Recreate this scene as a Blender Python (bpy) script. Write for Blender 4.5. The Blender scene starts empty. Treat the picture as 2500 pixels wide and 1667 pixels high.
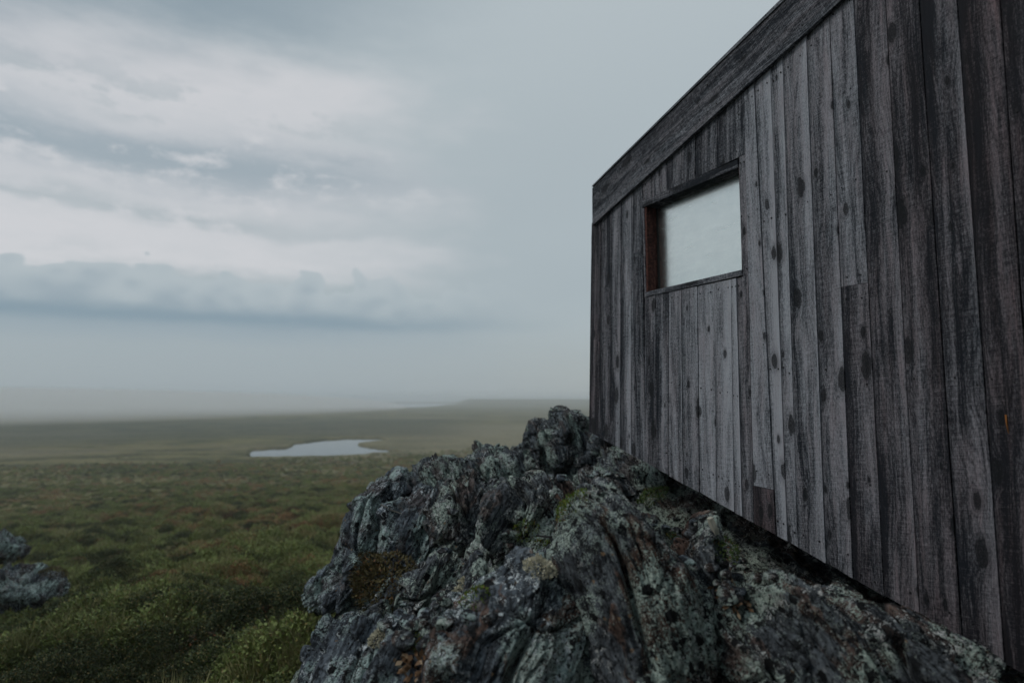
import bpy, math, random
import numpy as np
from mathutils import Vector, Matrix
from mathutils.bvhtree import BVHTree

random.seed(7)
RNG = np.random.default_rng(7)
scene = bpy.context.scene
COL = scene.collection

# ----------------------------------------------------------------- camera
EYE = 12.0                    # eye height above the tarn (m)
F = 1500.0                    # focal length in photo pixels (photo 2500 x 1667)
PITCH = math.atan(139.5 / F)
cam_data = bpy.data.cameras.new("camera")
cam_data.sensor_width = 36.0
cam_data.lens = 36.0 * F / 2500.0
cam_data.clip_start = 0.05
cam_data.clip_end = 20000.0
cam_data.dof.use_dof = True
cam_data.dof.focus_distance = 3.5
cam_data.dof.aperture_fstop = 1.35
cam = bpy.data.objects.new("camera", cam_data)
cam.location = (0, 0, EYE)
cam.rotation_euler = (math.pi / 2 + PITCH, 0, 0)
COL.objects.link(cam)
scene.camera = cam

# ----------------------------------------------------------------- render settings
scene.view_settings.view_transform = 'Standard'
scene.view_settings.look = 'None'
scene.view_settings.exposure = 0.0
scene.view_settings.gamma = 1.0
scene.view_settings.use_curve_mapping = False
scene.render.engine = 'CYCLES'
scene.cycles.use_denoising = True
scene.cycles.denoising_input_passes = 'RGB_ALBEDO_NORMAL'
scene.cycles.denoising_prefilter = 'ACCURATE'
scene.cycles.max_bounces = 6
scene.cycles.diffuse_bounces = 2
scene.cycles.use_adaptive_sampling = True
scene.cycles.adaptive_threshold = 0.02
scene.cycles.glossy_bounces = 3
scene.cycles.volume_bounces = 3
scene.cycles.transparent_max_bounces = 8
scene.cycles.sample_clamp_indirect = 4.0


# ----------------------------------------------------------------- node helper
class S:
    """a socket with operators; builds math nodes"""
    def __init__(self, nt, sock):
        self.nt, self.s = nt, sock

    def _m(self, op, *a, clamp=False):
        n = self.nt.nodes.new('ShaderNodeMath')
        n.operation = op
        n.use_clamp = clamp
        for i, v in enumerate((self,) + a):
            if isinstance(v, S):
                self.nt.links.new(v.s, n.inputs[i])
            else:
                n.inputs[i].default_value = v
        return S(self.nt, n.outputs[0])

    def __add__(self, o): return self._m('ADD', o)
    __radd__ = __add__
    def __mul__(self, o): return self._m('MULTIPLY', o)
    __rmul__ = __mul__
    def __sub__(self, o): return self._m('SUBTRACT', o)
    def __rsub__(self, o): return (self * -1.0) + o
    def __truediv__(self, o): return self._m('DIVIDE', o)
    def pow(self, o): return self._m('POWER', o)
    def sin(self): return self._m('SINE')
    def abs(self): return self._m('ABSOLUTE')
    def max(self, o): return self._m('MAXIMUM', o)
    def min(self, o): return self._m('MINIMUM', o)
    def gt(self, o): return self._m('GREATER_THAN', o)
    def clamp(self): return self._m('ADD', 0.0, clamp=True)
    def exp(self): return self._m('EXPONENT')

    def sstep(self, a, b):
        n = self.nt.nodes.new('ShaderNodeMapRange')
        n.interpolation_type = 'SMOOTHSTEP'
        rev = isinstance(a, (int, float)) and isinstance(b, (int, float)) and a > b
        lo, hi = (b, a) if rev else (a, b)
        self.nt.links.new(self.s, n.inputs['Value'])
        n.inputs['From Min'].default_value = lo
        n.inputs['From Max'].default_value = hi
        n.inputs['To Min'].default_value = 1.0 if rev else 0.0
        n.inputs['To Max'].default_value = 0.0 if rev else 1.0
        return S(self.nt, n.outputs[0])

    def gauss(self, c, w):
        d = (self - c) / w
        return (d * d * -1.0).exp()


class NT:
    def __init__(self, nt):
        self.nt = nt

    def node(self, t, **kw):
        n = self.nt.nodes.new(t)
        for k, v in kw.items():
            setattr(n, k, v)
        return n

    def link(self, a, b):
        self.nt.links.new(a.s if isinstance(a, S) else a, b)

    def xyz(self, vec):
        n = self.node('ShaderNodeSeparateXYZ')
        self.link(vec, n.inputs[0])
        return [S(self.nt, o) for o in n.outputs]

    def vec(self, x, y, z):
        n = self.node('ShaderNodeCombineXYZ')
        for i, v in enumerate((x, y, z)):
            if isinstance(v, S):
                self.link(v, n.inputs[i])
            else:
                n.inputs[i].default_value = v
        return S(self.nt, n.outputs[0])

    def noise(self, v, scale=1.0, detail=2.0, rough=0.5, dist=0.0, color=False):
        n = self.node('ShaderNodeTexNoise')
        self.link(v, n.inputs['Vector'])
        n.inputs['Scale'].default_value = scale
        n.inputs['Detail'].default_value = detail
        n.inputs['Roughness'].default_value = rough
        n.inputs['Distortion'].default_value = dist
        return S(self.nt, n.outputs['Color' if color else 'Fac'])

    def voro(self, v, scale=1.0, feature='F1', dims='3D', rnd=1.0):
        n = self.node('ShaderNodeTexVoronoi', feature=feature, voronoi_dimensions=dims)
        self.link(v, n.inputs['Vector'])
        n.inputs['Scale'].default_value = scale
        n.inputs['Randomness'].default_value = rnd
        c = self.xyz(n.outputs['Color']) if 'Color' in n.outputs and feature == 'F1' else None
        return S(self.nt, n.outputs['Distance']), c

    def mix(self, f, a, b, mode='MIX'):
        n = self.node('ShaderNodeMix', data_type='RGBA', blend_type=mode)
        n.clamp_factor = True
        for key, v in ((0, f), (6, a), (7, b)):
            if isinstance(v, S):
                self.link(v, n.inputs[key])
            elif key == 0:
                n.inputs[key].default_value = v
            else:
                n.inputs[key].default_value = (*v, 1.0)
        return S(self.nt, n.outputs[2])

    def bump(self, h, strength, dist, prev=None):
        n = self.node('ShaderNodeBump')
        n.inputs['Strength'].default_value = strength
        n.inputs['Distance'].default_value = dist
        self.link(h, n.inputs['Height'])
        if prev is not None:
            self.link(prev, n.inputs['Normal'])
        return S(self.nt, n.outputs[0])

    def coord(self, which='Object'):
        return S(self.nt, self.node('ShaderNodeTexCoord').outputs[which])

    def pos(self):
        return S(self.nt, self.node('ShaderNodeNewGeometry').outputs['Position'])


def new_mat(name):
    m = bpy.data.materials.new(name)
    m.use_nodes = True
    t = NT(m.node_tree)
    b = m.node_tree.nodes['Principled BSDF']
    return m, t, b


def finish(t, b, col=None, rough=None, normal=None, spec=None):
    if col is not None:
        if isinstance(col, S):
            t.link(col, b.inputs['Base Color'])
        else:
            b.inputs['Base Color'].default_value = (*col, 1)
    if rough is not None:
        if isinstance(rough, S):
            t.link(rough, b.inputs['Roughness'])
        else:
            b.inputs['Roughness'].default_value = rough
    if normal is not None:
        t.link(normal, b.inputs['Normal'])
    if spec is not None:
        b.inputs['Specular IOR Level'].default_value = spec


# ----------------------------------------------------------------- world: overcast evening sky
SUN_AZ = math.radians(-108)        # measured from +Y, clockwise positive
SUN_EL = math.radians(44)
world = bpy.data.worlds.new("World")
scene.world = world
world.use_nodes = True
wt = NT(world.node_tree)
for n in list(world.node_tree.nodes):
    world.node_tree.nodes.remove(n)
w_out = wt.node('ShaderNodeOutputWorld')
w_bg = wt.node('ShaderNodeBackground')
wt.link(w_bg.outputs[0], w_out.inputs[0])
sky_tex = wt.node('ShaderNodeTexSky', sky_type='NISHITA')
sky_tex.sun_disc = False
sky_tex.sun_elevation = SUN_EL
sky_tex.sun_rotation = SUN_AZ
sky_tex.air_density = 1.0
sky_tex.dust_density = 2.0
dirv = wt.coord('Generated')
dx, dy, dz = wt.xyz(dirv)
az = dx._m('ARCTAN2', dy) * (180 / math.pi)        # 0 ahead, negative left
el = dz._m('ARCSINE') * (180 / math.pi)
eln = (dz.max(0.0) + 0.06)
flat = wt.vec(dx / eln, dy / eln, 0.0)             # cloud deck seen in perspective
n_big = wt.noise(wt.vec(az * 0.05, el * 0.17, 0.0), 1.0, 3.0, 0.55)
n_med = wt.noise(wt.vec(az * 0.13, el * 0.42, 3.7), 1.0, 5.0, 0.62)
n_puff = wt.noise(wt.vec(az * 0.36, el * 0.60, 9.1), 1.0, 4.0, 0.60)
n_soft = wt.noise(flat, 0.35, 2.0, 0.55)
elw = el + (n_big - 0.5) * 5.0 + (n_med - 0.5) * 3.4 + (n_puff - 0.5) * 1.6
azn = az + (n_big - 0.5) * 34.0 + (n_med - 0.5) * 16.0
left = azn.sstep(-1.0, -24.0)                      # the break lies on the left and on round
left_b = (az + (n_big - 0.5) * 20.0).sstep(8.0, -22.0)
# overcast base
base = wt.mix(el.sstep(0.0, 60.0), (0.382, 0.440, 0.464), (0.50, 0.555, 0.58))
base = wt.mix((n_soft - 0.30) * 0.8, base, (0.30, 0.355, 0.385))
base = wt.mix(el.sstep(9.0, 0.3) * 0.75, base, (0.350, 0.385, 0.390))
# bright torn break
brk = elw.sstep(8.5, 11.5) * elw.sstep(31.0, 25.0) * left
brk = brk * (0.62 + n_med * 0.70)
skyc = wt.mix(brk.clamp(), base, (0.590, 0.597, 0.615))
# broken grey cloud drifting in the break
scud = (n_med * 0.65 + n_puff * 0.35)
bar1 = elw.gauss(19.4, 2.4) * left * scud.sstep(0.33, 0.50)
bar2 = elw.gauss(15.0, 0.8) * left * scud.sstep(0.34, 0.50) * 0.7
bar3 = elw.gauss(24.0, 1.3) * left * scud.sstep(0.50, 0.60) * 0.6
skyc = wt.mix((bar1 * 0.95).clamp(), skyc, (0.315, 0.375, 0.415))
skyc = wt.mix((bar2 + bar3).clamp(), skyc, (0.37, 0.425, 0.45))
# cumulus bank under the break with billowed tops and a flat dark base
lobe = wt.noise(wt.vec(az * 0.30, el * 0.22, 5.0), 1.0, 1.0, 0.5)
d_l, c_l = wt.voro(wt.vec(az * 0.55 + n_puff * 0.8, el * 0.75, 2.0), 1.0, feature='SMOOTH_F1')
btop = el - (lobe - 0.5) * 3.2 - (0.42 - d_l) * 3.4 - (n_puff - 0.5) * 1.1
bank = btop.sstep(10.45, 10.10) * left_b
skyc = wt.mix(bank * 0.95, skyc, wt.mix((btop + (n_puff - 0.5) * 2.0).sstep(6.6, 10.4), (0.300, 0.365, 0.410), (0.415, 0.470, 0.497)))
dark = (el + (n_med - 0.5) * 1.5).gauss(6.75, 0.75) * left_b * (0.35 + n_big)
skyc = wt.mix((dark * 0.95).clamp(), skyc, (0.205, 0.285, 0.345))
skyc = wt.mix((el + (n_med - 0.5) * 1.2).sstep(5.6, 4.2) * left_b * 0.55, skyc, (0.360, 0.410, 0.435))
# heavy cloud over the break
top = (el + (n_big - 0.5) * 8.0 + (n_med - 0.5) * 6.0 + az * -0.14).sstep(28.0, 36.0) * az.sstep(6.0, -30.0)
skyc = wt.mix(top * 0.85, skyc, (0.235, 0.300, 0.345))
# thin clear-sky share of the physical sky behind the cloud
wn = wt.node('ShaderNodeMix', data_type='RGBA', blend_type='ADD')
wn.inputs[0].default_value = 0.008
wt.link(skyc, wn.inputs[6])
wt.link(sky_tex.outputs[0], wn.inputs[7])
wt.link(wn.outputs[2], w_bg.inputs[0])
w_bg.inputs[1].default_value = 1.0
world.cycles.sampling_method = 'MANUAL'
world.cycles.sample_map_resolution = 512

# ----------------------------------------------------------------- sun through cloud
sun_d = bpy.data.lights.new("sun", 'SUN')
sun_d.energy = 0.85
sun_d.angle = math.radians(16)
sun_d.color = (1.0, 0.96, 0.91)
sun = bpy.data.objects.new("sun", sun_d)
sdir = Vector((math.sin(SUN_AZ) * math.cos(SUN_EL), math.cos(SUN_AZ) * math.cos(SUN_EL), math.sin(SUN_EL)))
sun.rotation_euler = (-sdir).to_track_quat('-Z', 'Y').to_euler()
sun.location = (-20, 0, EYE + 20)
COL.objects.link(sun)

# ----------------------------------------------------------------- geometry helpers
FWD = Vector((0, math.cos(PITCH), math.sin(PITCH)))
UPV = Vector((0, -math.sin(PITCH), math.cos(PITCH)))
RGT = Vector((1, 0, 0))
CAMP = Vector((0, 0, EYE))


def ray(px, py):
    return FWD * F + RGT * (px - 1250.0) - UPV * (py - 833.5)


def at(px, py, depth):
    """survey point: the place on this line of sight at the given forward distance"""
    r = ray(px, py)
    return CAMP + r * (depth / r.y)


def at_z(px, py, z):
    r = ray(px, py)
    return CAMP + r * ((z - EYE) / r.z)


def tag(o, label=None, cat=None, group=None, kind=None):
    if label: o['label'] = label
    if cat: o['category'] = cat
    if group: o['group'] = group
    if kind: o['kind'] = kind
    return o


def mesh_np(name, v, faces, mat, smooth=True, parent=None, loc=None):
    """v (N,3); faces (M,k) int array with constant k"""
    me = bpy.data.meshes.new(name)
    v = np.asarray(v, dtype=np.float32)
    faces = np.asarray(faces, dtype=np.int32)
    m, k = faces.shape
    me.vertices.add(len(v))
    me.vertices.foreach_set('co', v.ravel())
    me.loops.add(m * k)
    me.loops.foreach_set('vertex_index', faces.ravel())
    me.polygons.add(m)
    me.polygons.foreach_set('loop_start', np.arange(0, m * k, k, dtype=np.int32))
    me.polygons.foreach_set('loop_total', np.full(m, k, dtype=np.int32))
    me.polygons.foreach_set('use_smooth', np.full(m, smooth, dtype=bool))
    me.update(calc_edges=True)
    me.validate()
    if mat is not None:
        me.materials.append(mat)
    o = bpy.data.objects.new(name, me)
    COL.objects.link(o)
    if parent is not None:
        o.parent = parent
    if loc is not None:
        o.location = loc
    return o


def _hash(ix, iy, iz, seed):
    h = (ix * np.uint32(374761393) + iy * np.uint32(668265263) + iz * np.uint32(2147483647) + np.uint32(seed * 974711 + 13))
    h = (h ^ (h >> np.uint32(13))) * np.uint32(1274126177)
    h = h ^ (h >> np.uint32(16))
    return h.astype(np.float64) / 4294967295.0


def vnoise(p, seed=0, sharp=False):
    """3-D value noise in 0..1; sharp leaves steps along the first axis"""
    p = np.asarray(p, dtype=np.float64)
    i = np.floor(p).astype(np.int64)
    f = p - i
    w = f * f * f * (f * (f * 6 - 15) + 10)
    if sharp:
        x = f[:, 0]
        w[:, 0] = np.clip((x - 0.40) / 0.2, 0, 1)
    a = [(i[:, k] & 0xffffffff).astype(np.uint32) for k in range(3)]
    b = [((i[:, k] + 1) & 0xffffffff).astype(np.uint32) for k in range(3)]
    out = 0
    with np.errstate(over='ignore'):
        for cx in (0, 1):
            for cy in (0, 1):
                for cz in (0, 1):
                    h = _hash(b[0] if cx else a[0], b[1] if cy else a[1], b[2] if cz else a[2], seed)
                    out = out + h * (w[:, 0] if cx else 1 - w[:, 0]) * (w[:, 1] if cy else 1 - w[:, 1]) * (w[:, 2] if cz else 1 - w[:, 2])
    return out


def fbm(p, octs=4, seed=0, gain=0.5, lac=2.03):
    s, a, t = 0, 1.0, 0
    q = np.asarray(p, dtype=np.float64)
    for k in range(octs):
        s = s + a * vnoise(q, seed + 17 * k)
        t += a
        a *= gain
        q = q * lac + 11.3
    return s / t


# ================================================================= MATERIALS
def mat_wood(name, red=0.0, dark=1.0):
    m, t, b = new_mat(name)
    oi = t.node('ShaderNodeObjectInfo')
    rnd = S(m.node_tree, oi.outputs['Random'])
    tone, brown, light = t.xyz(oi.outputs['Color'])
    grain = S(m.node_tree, oi.outputs['Alpha'])
    x, y, z = t.xyz(t.coord('Object'))
    zz = z + rnd * 61.7
    xx = x + rnd * 9.3
    warp = t.noise(t.vec(xx * 9.0, y * 3.0, zz * 1.1), 1.0, 3.0, 0.5)
    warp2 = t.noise(t.vec(xx * 26.0, y, zz * 2.6), 1.0, 2.0, 0.5)
    # knots
    kd, kc = t.voro(t.vec(xx * 8.0, zz * 3.3, rnd * 5.0), 1.0, dims='2D')
    gate = kc[0].gt(0.46)
    ksize = 0.22 + kc[1] * kc[1] * 0.85
    kwob = t.noise(t.vec(xx * 60.0, y, zz * 24.0), 1.0, 4.0, 0.6)
    kdn = kd / ksize + (warp2 - 0.5) * 0.20 + (kwob - 0.5) * 0.24
    kinf = ((kdn * kdn) * -14.0).exp() * gate
    # growth rings cut by the saw
    g = xx * 46.0 + warp * 13.0 + kinf * 5.5 + (warp2 - 0.5) * 1.5
    ring = (g * 6.2832).sin() * 0.5 + 0.5
    ring = ring.pow(2.0)
    streak = t.noise(t.vec(xx * 46.0 + warp * 3.0 + kinf * 2.5, y * 10.0, zz * 1.7), 1.0, 4.0, 0.6)
    wide = t.noise(t.vec(xx * 17.0, y * 4.0, zz * 0.7), 1.0, 2.0, 0.5)
    fine = t.noise(t.vec(xx * 330.0, y * 40.0, zz * 7.0), 1.0, 3.0, 0.6)
    hair = t.noise(t.vec(xx * 210.0, y * 90.0, zz * 60.0), 1.0, 3.0, 0.65)
    saw = t.noise(t.vec(xx * 14.0, y * 10.0, zz * 420.0 + xx * 40.0), 1.0, 2.0, 0.5)
    blot = t.noise(t.vec(xx * 7.0, y, zz * 2.2), 1.0, 4.0, 0.6)
    tt = tone + grain * ((streak - 0.5) * 0.95 + (wide - 0.5) * 1.15) + (fine - 0.5) * 0.6 + (hair - 0.5) * 1.1 + (saw - 0.5) * 0.65 + (blot - 0.5) * 0.7 - ring * 0.14
    stain = t.noise(t.vec(xx * 11.0 + warp * 1.5, y * 2.0, zz * 0.8), 1.0, 4.0, 0.6).sstep(0.50, 0.64)
    rn2 = (rnd * 37.13)._m('FRACT')
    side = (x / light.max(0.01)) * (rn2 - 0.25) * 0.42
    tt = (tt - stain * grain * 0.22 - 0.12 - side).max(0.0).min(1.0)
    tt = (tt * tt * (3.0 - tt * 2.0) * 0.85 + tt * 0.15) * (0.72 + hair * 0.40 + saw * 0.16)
    grey = t.mix(tt, (0.008, 0.011, 0.017), (0.385, 0.402, 0.440))
    br = t.mix(tt, (0.013, 0.010, 0.012), (0.200, 0.145, 0.155))
    bf = (brown + 0.10 + (blot - 0.5) * 1.3 + (streak - 0.5) * 1.2).clamp()
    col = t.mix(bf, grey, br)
    if red > 0:
        rc = t.mix(tt, (0.024, 0.007, 0.004), (0.19, 0.052, 0.028))
        col = t.mix(red, col, rc)
    halo = kdn.sstep(0.50, 0.10) * gate * blot.sstep(0.35, 0.6)
    knot = kdn.sstep(0.24, 0.19) * gate
    kr = ((kdn * 95.0) + warp2 * 3.0).sin() * 0.5 + 0.5
    col = t.mix(halo * 0.6 * (0.4 + streak), col, (0.014, 0.016, 0.020))
    col = t.mix(knot * (0.62 + kr * 0.3), col, (0.008, 0.009, 0.011))
    if dark != 1.0:
        col = t.mix(1.0, col, (dark, dark, dark), 'MULTIPLY')
    h = ring * 0.30 + fine * 0.45 + streak * 0.5 + saw * 0.30 + hair * 0.35 - knot * 0.5 + halo * 0.5
    nrm = t.bump(h, 0.85, 0.004)
    finish(t, b, col, 0.82, nrm, 0.25)
    return m


M_WOOD = mat_wood('weathered_wood')
M_RED = mat_wood('red_brown_wood', red=0.85)


def mat_plain(name, col, rough=0.8, spec=0.3):
    m, t, b = new_mat(name)
    n = t.noise(t.coord('Object'), 14.0, 4.0)
    c = t.mix(n, tuple(0.6 * k for k in col), tuple(min(1, 1.4 * k) for k in col))
    finish(t, b, c, rough, t.bump(n, 0.3, 0.01), spec)
    return m


M_DARK = mat_plain('dark_sheathing', (0.018, 0.016, 0.015))
M_FELT = mat_plain('roofing_felt', (0.03, 0.032, 0.035), 0.9)
M_NAIL = mat_plain('nail_iron', (0.010, 0.010, 0.012), 0.6)


def mat_glass():
    m, t, b = new_mat('coated_wet_glass')
    o = t.coord('Object')
    d, c = t.voro(o, 170.0)
    drop = d.sstep(0.40, 0.05) * c[0].gt(0.62)
    d2, c2 = t.voro(o, 420.0)
    drop2 = d2.sstep(0.45, 0.1) * c2[0].gt(0.35)
    film = t.noise(o, 9.0, 3.0)
    run = t.noise(t.vec(*[k * s for k, s in zip(t.xyz(o), (40.0, 40.0, 5.0))]), 1.0, 3.0)
    nrm = t.bump(drop + drop2 * 0.5, 0.22, 0.0012)
    col = t.mix(film, (0.70, 0.76, 0.745), (0.80, 0.85, 0.83))
    b.inputs['Metallic'].default_value = 1.0
    finish(t, b, col, (0.16 + run * 0.16), nrm)
    return m


M_GLASS = mat_glass()


def mat_rock(name, tint=(1, 1, 1), rust=0.45, green=0.5, dots=0.5, nf=(1, 0.2, 0.1), white=0.5):
    m, t, b = new_mat(name)
    p = t.coord('Object')
    x, y, z = t.xyz(p)
    nfv = Vector(nf).normalized()
    q = x * nfv.x + y * nfv.y + z * nfv.z
    big = t.noise(p, 4.2, 3.0, 0.55)
    med = t.noise(p, 19.0, 4.0, 0.62)
    fin = t.noise(p, 85.0, 4.0, 0.65)
    strk = t.noise(t.vec(q * 70.0 + med * 2.5, y * 6.0, z * 6.0), 1.0, 4.0, 0.65)
    band = t.noise(t.vec(q * 11.0 + big * 2.5, y * 2.0, z * 2.0), 1.0, 3.0, 0.55)
    sfine = t.noise(t.vec(q * 230.0 + med * 4.0, y * 22.0, z * 22.0), 1.0, 3.0, 0.65)
    d0, c0 = t.voro(p, 210.0)
    # bare schist
    g = ((med - 0.5) * 1.6 + (strk - 0.5) * 2.2 + (sfine - 0.5) * 1.1 + 0.34).clamp()
    reg_a = t.noise(p, 3.1, 2.0, 0.5).sstep(0.40, 0.56)
    reg_b = t.noise(t.vec(x + 7.0, y, z), 3.7, 2.0, 0.5).sstep(0.42, 0.58)
    col = t.mix(g, (0.007, 0.009, 0.012), (0.185, 0.210, 0.232))
    rustf = band.sstep(0.505, 0.555) * (big + 0.45) * rust * 1.6
    col = t.mix(rustf.clamp(), col, t.mix(g, (0.024, 0.014, 0.010), (0.235, 0.140, 0.105)))
    # pale green crust, ragged and grainy
    lg = big * 0.50 + med * 0.38 + fin * 0.30 + (c0[0] - 0.5) * 0.16 + (strk - 0.5) * 0.22
    gr = (lg + reg_a * 0.10).sstep(0.655, 0.695) * green * 1.7 * (0.25 + reg_a)
    col = t.mix(gr.clamp(), col, t.mix((c0[1] * 0.6 + (fin - 0.3)).clamp(), (0.085, 0.140, 0.125), (0.580, 0.670, 0.590)))
    # white crust in smaller flecks
    lw = t.noise(p, 30.0, 5.0, 0.70) + (c0[2] - 0.5) * 0.12
    wl = (lw + reg_b * 0.06).sstep(0.605, 0.635) * white * 1.8 * (0.12 + reg_b)
    col = t.mix(wl.clamp(), col, t.mix(c0[1], (0.24, 0.27, 0.275), (0.78, 0.785, 0.755)))
    thread = (sfine * 0.55 + strk * 0.50).sstep(0.595, 0.635) * reg_a
    col = t.mix(thread * 0.7, col, (0.43, 0.48, 0.42))
    # ochre specks
    d1, c1 = t.voro(p, 27.0)
    och = (d1 + (fin - 0.5) * 0.6).sstep(0.22, 0.17) * c1[0].gt(0.92)
    col = t.mix(och * 0.7, col, (0.27, 0.165, 0.08))
    # black rosettes
    wob = (fin - 0.5) * 0.42 + (c0[0] - 0.5) * 0.08
    d2, c2 = t.voro(p, 17.0)
    reg = t.noise(p, 5.5, 2.0).sstep(0.40, 0.52)
    blk = ((d2 + wob) - (c2[1] * 0.26 + 0.15)).sstep(0.02, -0.02) * c2[0].gt(1.0 - 0.80 * dots) * reg
    d3, c3 = t.voro(p, 52.0)
    blk2 = ((d3 + wob) - (c3[1] * 0.22 + 0.10)).sstep(0.03, -0.03) * c3[0].gt(1.0 - 0.55 * dots)
    col = t.mix((blk + blk2).clamp(), col, (0.005, 0.006, 0.007))
    # weathered pits
    pit = (t.noise(p, 50.0, 4.0, 0.7) + (strk - 0.5) * 0.25).sstep(0.445, 0.39)
    col = t.mix(pit * 0.9, col, (0.006, 0.007, 0.009))
    col = t.mix(1.0, col, tint, 'MULTIPLY')
    h = fin * 0.5 + strk * 1.0 + sfine * 0.55 + gr * 0.2 + wl * 0.25 - pit * 0.7 + blk * 0.2
    nrm = t.bump(h, 1.0, 0.016)
    finish(t, b, col, 0.80, nrm, 0.30)
    return m


NF_A = (0.93, 0.30, 0.20)     # steep foliation, near the hut
NF_B = (0.80, 0.25, -0.52)    # leaning slabs on the left
M_ROCK_DOME = mat_rock('schist_dome', rust=0.7, green=0.95, dots=0.85, nf=NF_A, white=0.35)
M_ROCK_RIGHT = mat_rock('schist_speckled', rust=0.5, green=0.8, dots=1.0, nf=NF_A, white=0.95)
M_ROCK_SLAB = mat_rock('schist_slab', tint=(1.0, 1.06, 1.12), rust=0.9, green=0.35, dots=0.35, nf=NF_B, white=0.55)
M_ROCK_MID = mat_rock('schist_broken', rust=0.4, green=0.6, dots=0.7, nf=NF_B, white=0.7)
M_ROCK_FAR = mat_rock('schist_far', tint=(1.0, 1.04, 1.06), rust=0.3, green=0.7, dots=0.6, nf=NF_A, white=0.55)
M_ROCK_BLUE = mat_rock('schist_blue_grey', tint=(0.98, 1.05, 1.14), rust=0.3, green=0.5, dots=0.5, nf=NF_B, white=0.75)


M_ROCK_DARK = mat_rock('schist_dark', tint=(0.85, 0.90, 0.95), rust=0.4, green=0.5, dots=0.6, nf=NF_A, white=0.6)


def mat_leaf(name, c1, c2, c3=None, inst=True):
    """leaf colour varies with the instance tint and the position"""
    m, t, b = new_mat(name)
    at_ = t.node('ShaderNodeAttribute', attribute_type='INSTANCER', attribute_name='tint')
    tint = S(m.node_tree, at_.outputs['Fac'])
    n = t.noise(t.coord('Object'), 30.0, 2.0)
    gi = t.node('ShaderNodeNewGeometry')
    rnd = S(m.node_tree, gi.outputs['Random Per Island'])
    if not inst:
        tint = n * 0.8 + 0.15
    col = t.mix((tint * 0.85 + (n - 0.5) * 0.3 + (rnd - 0.5) * 0.45 + 0.04).clamp(), c1, c2)
    if c3:
        col = t.mix(rnd.sstep(0.80, 0.95) * 0.8, col, c3)
    finish(t, b, col, 0.62, None, 0.25)
    return m


M_HEATH = mat_leaf('heath_green', (0.026, 0.040, 0.013), (0.200, 0.245, 0.072), (0.20, 0.140, 0.055))
M_HEATHB = mat_leaf('heath_brown', (0.040, 0.028, 0.013), (0.320, 0.205, 0.095), (0.28, 0.095, 0.042))
M_GRASS = mat_leaf('moor_grass', (0.070, 0.080, 0.026), (0.300, 0.280, 0.130))
M_MOSS = mat_leaf('moss_green', (0.040, 0.075, 0.012), (0.200, 0.270, 0.045), (0.20, 0.075, 0.025), inst=False)
M_MOSSD = mat_leaf('moss_deep', (0.024, 0.055, 0.014), (0.120, 0.190, 0.045), (0.18, 0.05, 0.03), inst=False)
M_HEATHR = mat_leaf('heath_on_rock', (0.020, 0.018, 0.009), (0.150, 0.120, 0.045), (0.15, 0.065, 0.025), inst=False)
M_LICHEN = mat_leaf('reindeer_lichen', (0.30, 0.27, 0.18), (0.72, 0.68, 0.52), inst=False)
M_LITTER = mat_leaf('dry_leaf', (0.090, 0.045, 0.022), (0.27, 0.165, 0.090), (0.36, 0.28, 0.19), inst=False)
M_CHIP = mat_plain('pale_chip', (0.42, 0.40, 0.33), 0.7)
M_SPLINT = mat_plain('fresh_splinter', (0.34, 0.13, 0.03), 0.7)
M_TWIG = mat_plain('bleached_twig', (0.30, 0.28, 0.25), 0.8)


def mat_ground():
    m, t, b = new_mat('moor_ground')
    p = t.pos()
    x, y, z = t.xyz(p)
    r = (x * x + y * y).pow(0.5)
    n1 = t.noise(t.vec(x * 0.010, y * 0.018, 0.0), 1.0, 5.0, 0.6)
    n2 = t.noise(t.vec(x * 0.06, y * 0.09, 4.0), 1.0, 5.0, 0.6)
    n3 = t.noise(t.vec(x * 0.45, y * 0.55, 8.0), 1.0, 5.0, 0.65)
    n4 = t.noise(p, 3.0, 5.0, 0.7)
    col = t.mix(n2.sstep(0.38, 0.60), (0.058, 0.064, 0.024), (0.190, 0.172, 0.078))
    col = t.mix((n3.sstep(0.52, 0.66) * n1.sstep(0.40, 0.55)) * 0.75, col, (0.150, 0.090, 0.055))
    col = t.mix(n1.sstep(0.50, 0.64) * r.sstep(60.0, 200.0) * 0.8, col, (0.230, 0.200, 0.130))
    # sedge flats round the tarn and off to the right
    rs = r + (n2 - 0.5) * 110.0
    sedge = rs.sstep(60.0, 150.0) * rs.sstep(330.0, 240.0) * (x / r).sstep(-0.45, -0.02)
    col = t.mix(sedge * (0.5 + n2 * 0.6), col, (0.250, 0.222, 0.145))
    # dark scrub belt beyond the tarn
    belt = (r + (n2 - 0.5) * 90.0 + (n1 - 0.5) * 120.0)
    beltm = belt.sstep(185.0, 225.0) * belt.sstep(420.0, 330.0) * (x / r).sstep(-0.02, -0.16)
    col = t.mix(beltm * (0.30 + n3.sstep(0.42, 0.60) * 0.55), col, (0.040, 0.054, 0.036))
    # pale stones and lichen heath
    col = t.mix(t.noise(t.vec(x * 0.30, y * 0.22, 1.0), 1.0, 4.0, 0.7).sstep(0.62, 0.68) * 0.35 * r.sstep(20.0, 45.0), col, (0.34, 0.32, 0.29))
    col = t.mix(n3.sstep(0.46, 0.34) * 0.55, col, (0.022, 0.026, 0.014))
    col = t.mix((n4 - 0.35) * 0.8, col, (0.024, 0.026, 0.012))
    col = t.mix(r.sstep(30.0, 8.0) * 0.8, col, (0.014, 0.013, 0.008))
    nrm = t.bump(n3 * 0.6 + n4 * 0.25, 0.9, 0.5)
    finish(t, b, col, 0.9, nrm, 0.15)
    return m


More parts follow.
